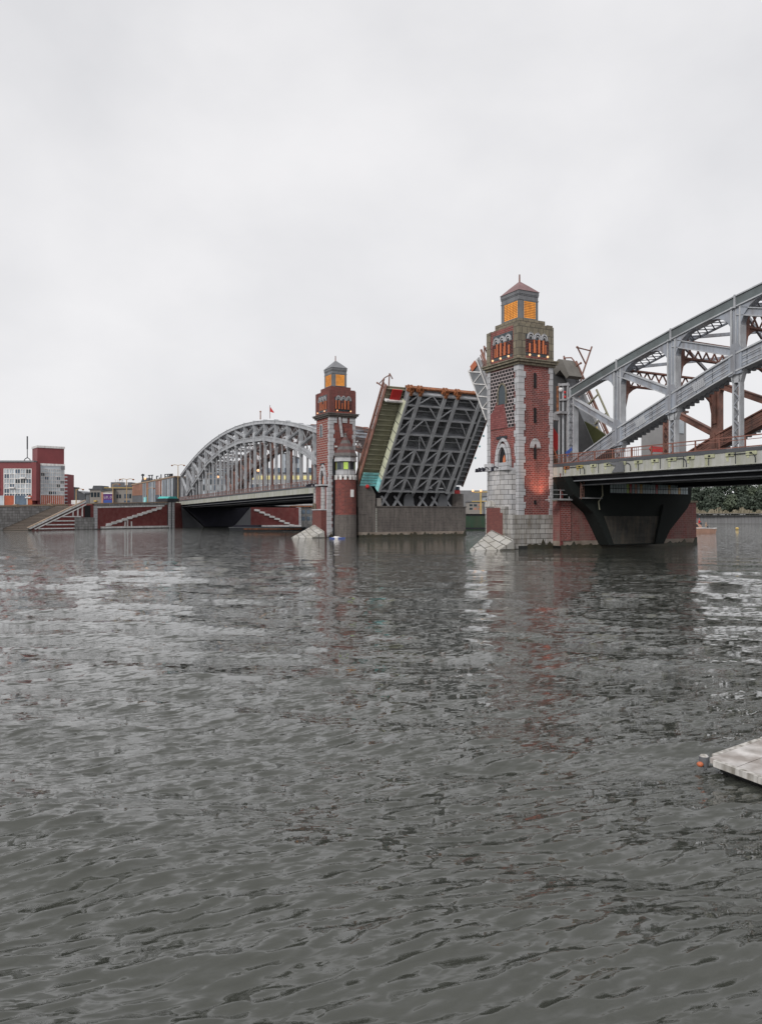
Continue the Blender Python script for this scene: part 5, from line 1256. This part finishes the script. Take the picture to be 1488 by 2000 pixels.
def leafcloud(mb, cx, cy, cz, rx, ry, rz, n, sz, rg, mi=0, squash=1):
    for _ in range(n):
        while True:
            p = Vector((rg.uniform(-1, 1), rg.uniform(-1, 1), rg.uniform(-1, 1)))
            if .25 < p.length < 1: break
        c = Vector((cx+p.x*rx, cy+p.y*ry, cz+p.z*rz)); nrm = (p+Vector((rg.gauss(0, .6), rg.gauss(0, .6), rg.gauss(0, .6)))).normalized()
        u = nrm.orthogonal().normalized(); v = nrm.cross(u); s = sz*rg.uniform(.6, 1.4)
        mb.add([c-u*s-v*s*.7, c+u*s-v*s*.7, c+u*s*.8+v*s*.8, c-u*s*.7+v*s], [(0, 1, 2, 3)], mi)
def tree(X, Y, h, r, label, mat, seed):
    rg = random.Random(seed); t = thing('tree', label, 'tree', (X, Y, 5), WF, 'trees on the far right bank')
    mb = MB(); mb.tube([(X, Y, 4.8), (X+.2, Y, 5+h*.35)], .45, 8)
    for k in range(5):
        a = rg.uniform(0, 6.28); mb.tube([(X+.2, Y, 5+h*(.2+.05*k)), (X+math.cos(a)*r*.5, Y+math.sin(a)*r*.5, 5+h*(.45+.08*k))], .18, 6)
    mb.build('trunk', 'bark', t)
    mb = MB(); n = 12
    for k in range(n):
        a = rg.uniform(0, 6.28); q = rg.uniform(.15, .62)*r; zz = 5+h*rg.uniform(.12, .86); rr = r*rg.uniform(.36, .6)*(1.2-.45*(zz-5)/h)
        leafcloud(mb, X+math.cos(a)*q, Y+math.sin(a)*q, zz, rr, rr, rr*.8, 190, .42, rg)
    leafcloud(mb, X, Y, 5+h*.45, r*.75, r*.75, h*.42, 420, .5, rg)
    mb.build('crown', mat, t)
rg = random.Random(21)
words = ['rounded dark', 'pointed dark', 'broad pale green', 'narrow dark', 'bushy grey green', 'tall domed', 'low spreading', 'loose topped', 'leaning', 'twin topped', 'ragged', 'flat topped', 'dense', 'slender', 'wide shouldered', 'small conical']
ordn = ['first', 'second', 'third', 'fourth', 'fifth', 'sixth', 'seventh', 'eighth', 'ninth', 'tenth', 'eleventh', 'twelfth', 'thirteenth', 'fourteenth', 'fifteenth', 'sixteenth']
for row, (q, n, hh, step) in enumerate(((13, 16, 11.5, 8.0), (26, 13, 17.5, 10.5), (40, 11, 22, 13))):
    c_ = 0
    for k in range(n):
        s_ = -26+k*step+rg.uniform(-2, 2); p = RF.W(s_, q+rg.uniform(-3, 3)); h = hh*rg.uniform(.82, 1.15)
        px = 744+1500*p.x/p.y
        if px > 1580 or px < 1325: continue
        tree(p.x, p.y, h, rg.uniform(5.2, 7.6)*(1+.12*row), '%s tree, %s from the pier, %s row of the right wood' % (words[(k*5+row*3) % 16], ordn[c_], ('front', 'middle', 'rear')[row]), 'leaf2' if (k+row) % 4 == 2 else 'leaf', 100+row*40+k); c_ += 1
mb = MB(); r2 = random.Random(5)
for k in range(5200):
    x = r2.uniform(-30, 190); q = r2.uniform(4.5, 8); p = Vector((x, q, 5.2)); h = r2.uniform(1.0, 2.9)*(.8+.35*math.sin(x*.55)+.2*math.sin(x*1.7)); dx = r2.gauss(0, .35); w = .16
    mb.add([(x-w, q, 5), (x+w, q, 5), (x+dx+w*.8, q+r2.gauss(0, .2), 5+h), (x+dx-w*.8, q, 5+h)], [(0, 1, 2, 3)])
single(mb, 'reed_hedge', 'reed', None, None, (0, 0, 5), RF, kind='stuff')
mb = MB(); mb.box(27, 31.5, 2.0, 2.4, 4.6, 5.9); mb.box(27.4, 27.6, 2.0, 2.3, 4.4, 4.8)
single(mb, 'blue_notice_board', 'blue', 'small blue board on the quay edge in front of the reed hedge', 'sign', (29, 2.2, 4.4), RF)
for k, (s_, lab) in enumerate(((7, 'slim lamp post with a white and red head nearest the pier on the right bank'), (-4, 'slim lamp post on the right bank almost touching the pier edge'))):
    t = thing('quay_lamp', lab, 'street lamp', (s_, 9, 5), RF, 'lamps on the far right quay'); mb = MB(); mb.tube([(s_, 9, 5), (s_, 9, 13)], .12); mb.build('pole', 'white', t)
    mb = MB(); mb.sph((s_, 9, 13.1), .5, 8); mb.build('globe', 'white', t); mb = MB(); mb.sph((s_-1.2, 9, 11.5), .45, 8); mb.tube([(s_, 9, 11.5), (s_-1.2, 9, 11.5)], .08); mb.build('red_lamp', 'red', t)

# peach coloured boat emerging from behind the pier
BX, BY = 73.6, 178
t = thing('motorboat', 'peach coloured open motorboat nosing out from behind the right pier', 'boat', (BX, BY, 0), WF)
mb = MB()
secs = [(-6, 1.5, 1.15, .35), (-3, 1.7, 1.2, .3), (0, 1.7, 1.25, .3), (2.0, 1.35, 1.2, .3), (3.2, .8, 1.15, .4), (4.1, .08, 1.2, .7)]
vs = []
for (x, hw, zt_, zb_) in secs: vs += [(BX+x, BY-hw, zt_), (BX+x-.3, BY-hw*.72, -.2), (BX+x-.3, BY+hw*.72, -.2), (BX+x, BY+hw, zt_)]
fs = []
for i in range(len(secs)-1):
    o = i*4
    for j in range(3): fs.append((o+j, o+4+j, o+5+j, o+1+j))
    fs.append((o+3, o+7, o+4, o))
fs += [(0, 1, 2, 3), (20, 23, 22, 21)]
mb.add(vs, fs); mb.build('hull', 'hull', t)
mb = MB(); mb.tube([(BX+a, BY-b, c+.03) for a, b, c, _ in secs], .09); mb.tube([(BX+a, BY+b, c+.03) for a, b, c, _ in secs], .09); mb.build('gunwale', 'white', t)
mb = MB(); mb.prism([(-3.6, 1.2), (.3, 1.2), (.0, 2.0), (-1.0, 2.5), (-3.3, 2.6)], lambda h, z, o: (BX+h, BY+o, z), -1.1, 1.1); cb = mb.build('cockpit', 'hull', t)
mb = MB(); mb.prism([(-2.8, 1.55), (-.5, 1.55), (-.9, 2.2), (-2.7, 2.25)], lambda h, z, o: (BX+h, BY+o, z), -1.14, -1.1); mb.build('window', 'glass', cb)
def person(X, Y, Z, label, top_mat, face=1):
    """one skinned body: seated, leaning on the gunwale"""
    P = [(0, 0, .45), (0, 0, .72), (.03, 0, 1.0), (.03, 0, 1.12), (.06, 0, 1.27), (.08, 0, 1.42),
         (0, .17, 1.02), (.10, .24, .78), (.32, .2, .72), (.42, .19, .72), (0, -.17, 1.02), (.10, -.24, .78), (.32, -.2, .72), (.42, -.19, .72),
         (.05, .1, .43), (.45, .12, .46), (.47, .12, .06), (.6, .12, .03), (.05, -.1, .43), (.45, -.12, .46), (.47, -.12, .06), (.6, -.12, .03)]
    E = [(0, 1), (1, 2), (2, 3), (3, 4), (4, 5), (2, 6), (6, 7), (7, 8), (8, 9), (2, 10), (10, 11), (11, 12), (12, 13), (0, 14), (14, 15), (15, 16), (16, 17), (0, 18), (18, 19), (19, 20), (20, 21)]
    rad = [.15, .15, .15, .06, .105, .09, .065, .05, .038, .04, .065, .05, .038, .04, .095, .07, .05, .045, .095, .07, .05, .045]
    me = bpy.data.meshes.new('person'); me.from_pydata([(x*face, y, z) for x, y, z in P], E, []); o = bpy.data.objects.new('person', me); COL.objects.link(o)
    md = o.modifiers.new('skin', 'SKIN'); sv = me.skin_vertices[0].data
    for i, r_ in enumerate(rad): sv[i].radius = (r_, r_)
    sv[0].use_root = True; o.modifiers.new('sub', 'SUBSURF').levels = 1; o.modifiers['sub'].render_levels = 2
    me.materials.append(M['skin']); o.location = (X, Y, Z); o['label'] = label; o['category'] = 'person'
    ORG[o.name] = (0, 0, 0)
    mb = MB(); ring = []
    for z, a, b in ((.38, .19, .2), (.7, .18, .20), (.98, .18, .24), (1.1, .10, .12)): ring.append([(face*.02+a*math.cos(2*PI*i/12), b*math.sin(2*PI*i/12), z) for i in range(12)])
    for r0, r1 in zip(ring, ring[1:]): mb.add(r0+r1, [(i, (i+1) % 12, (i+1) % 12+12, i+12) for i in range(12)])
    for k in (-1, 1): mb.tube([(.02*face, k*.19, 1.02), (.11*face, k*.25, .78), (.3*face, k*.21, .72)], .075, 8)
    mb.build('jacket', top_mat, o, smooth=True)
    mb = MB()
    for k in (-1, 1): mb.tube([(.04*face, k*.1, .43), (.46*face, k*.12, .46), (.48*face, k*.12, .08)], .10, 8)
    mb.build('trousers', 'cloth', o)
    mb = MB(); mb.sph((.05*face, 0, 1.41), .125, 10, sz=.8); mb.build('cap', top_mat, o, smooth=True)
person(BX-.2+.1, BY-.3, 2.0, 'person in a red jacket and cap sitting on the boat roof', 'red')
M['tan'] = paint('tan cloth', (.40, .30, .22), .9, .15)
person(BX+1.5, BY-.2, 1.15, 'person in a tan jacket sitting in the bow of the boat', 'tan', 1)
# little white and blue float by the far tower
t = thing('float', 'small white and blue float on the water at the foot of the farther tower', 'float', (-8.2, 142.3, 0), WF)
mb = MB(); mb.cyl(-8.2, 142.3, -.1, .15, 1.0, .95, 14); mb.cyl(-8.2, 142.3, .15, .32, .6, .45, 14); mb.build('disc', 'white', t)
mb = MB(); mb.box(-9.5, -6.6, 141.4, 141.9, -.1, .12); mb.build('blue_rail', 'blue', t)
mb = MB(); mb.sph((106.5, 230, .3), .55, 8, sz=.7)
single(mb, 'buoy', 'yellow', 'small yellow buoy on the water at the right edge', 'buoy', (106.5, 230, 0), WF)

# ---------------------------------------------------------------- pontoon in the right foreground
pa = Vector((5.33, 12.74, 0)); da = Vector((6.9-5.33, 13.92-12.74, 0)).normalized(); PF = Frame(pa, math.atan2(da.y, da.x))
dbv = Vector((5.75-5.39, 11.6-12.42, 0)).normalized(); bx_, by_ = dbv.dot(PF.u), dbv.dot(PF.v)
t = thing('floating_pontoon', 'weathered pale concrete pontoon corner entering from the right edge', 'pontoon', (4, -3, 0), PF)
def para(mb, a0, a1, b0, b1, z0, z1, mi=0):
    c = lambda a, b, z: (a+bx_*b, by_*b, z)
    return mb.hexa([c(a0, b0, z0), c(a1, b0, z0), c(a1, b1, z0), c(a0, b1, z0), c(a0, b0, z1), c(a1, b0, z1), c(a1, b1, z1), c(a0, b1, z1)], mi)
para(MB(), .08, 14, .10, .62, .07, .160).build('deck_slab', 'pontoon', t)
for k in range(5): para(MB(), .08, 14, .635+k*2.2, .635+k*2.2+2.185, .07, .158).build('deck_slab', 'pontoon', t)
M['darkhull'] = paint('dark wet float', (.03, .03, .03), .5, .2)
para(MB(), .25, 14, .25, 11, -.5, .07).build('float_body', 'darkhull', t)
k = 0
for b in np.arange(.22, 11, .43):
    para(MB(), -.01, .085, b, b+.425, .065, .166).build('edge_block', 'pontside', t)
for a in np.arange(.25, 13, 1.2): para(MB(), a, a+1.19, .02, .105, .065, .166).build('edge_block', 'pontside', t)
mb = MB(); mb.cyl(.07, .02, -.02, .15, .07, .08, 14); mb.build('corner_fender', 'housegrey', t)
mb = MB(); mb.cyl(.07, .02, .15, .172, .07, .055, 14); mb.build('fender_cap', 'pontside', t)
mb = MB(); mb.sph((-.08, .0, .05), .055, 12, sz=.8)
single(mb, 'orange_float', 'orange', 'small orange ball float at the tip of the pontoon', 'float', (-.08, .0, .0), PF, smooth=True)
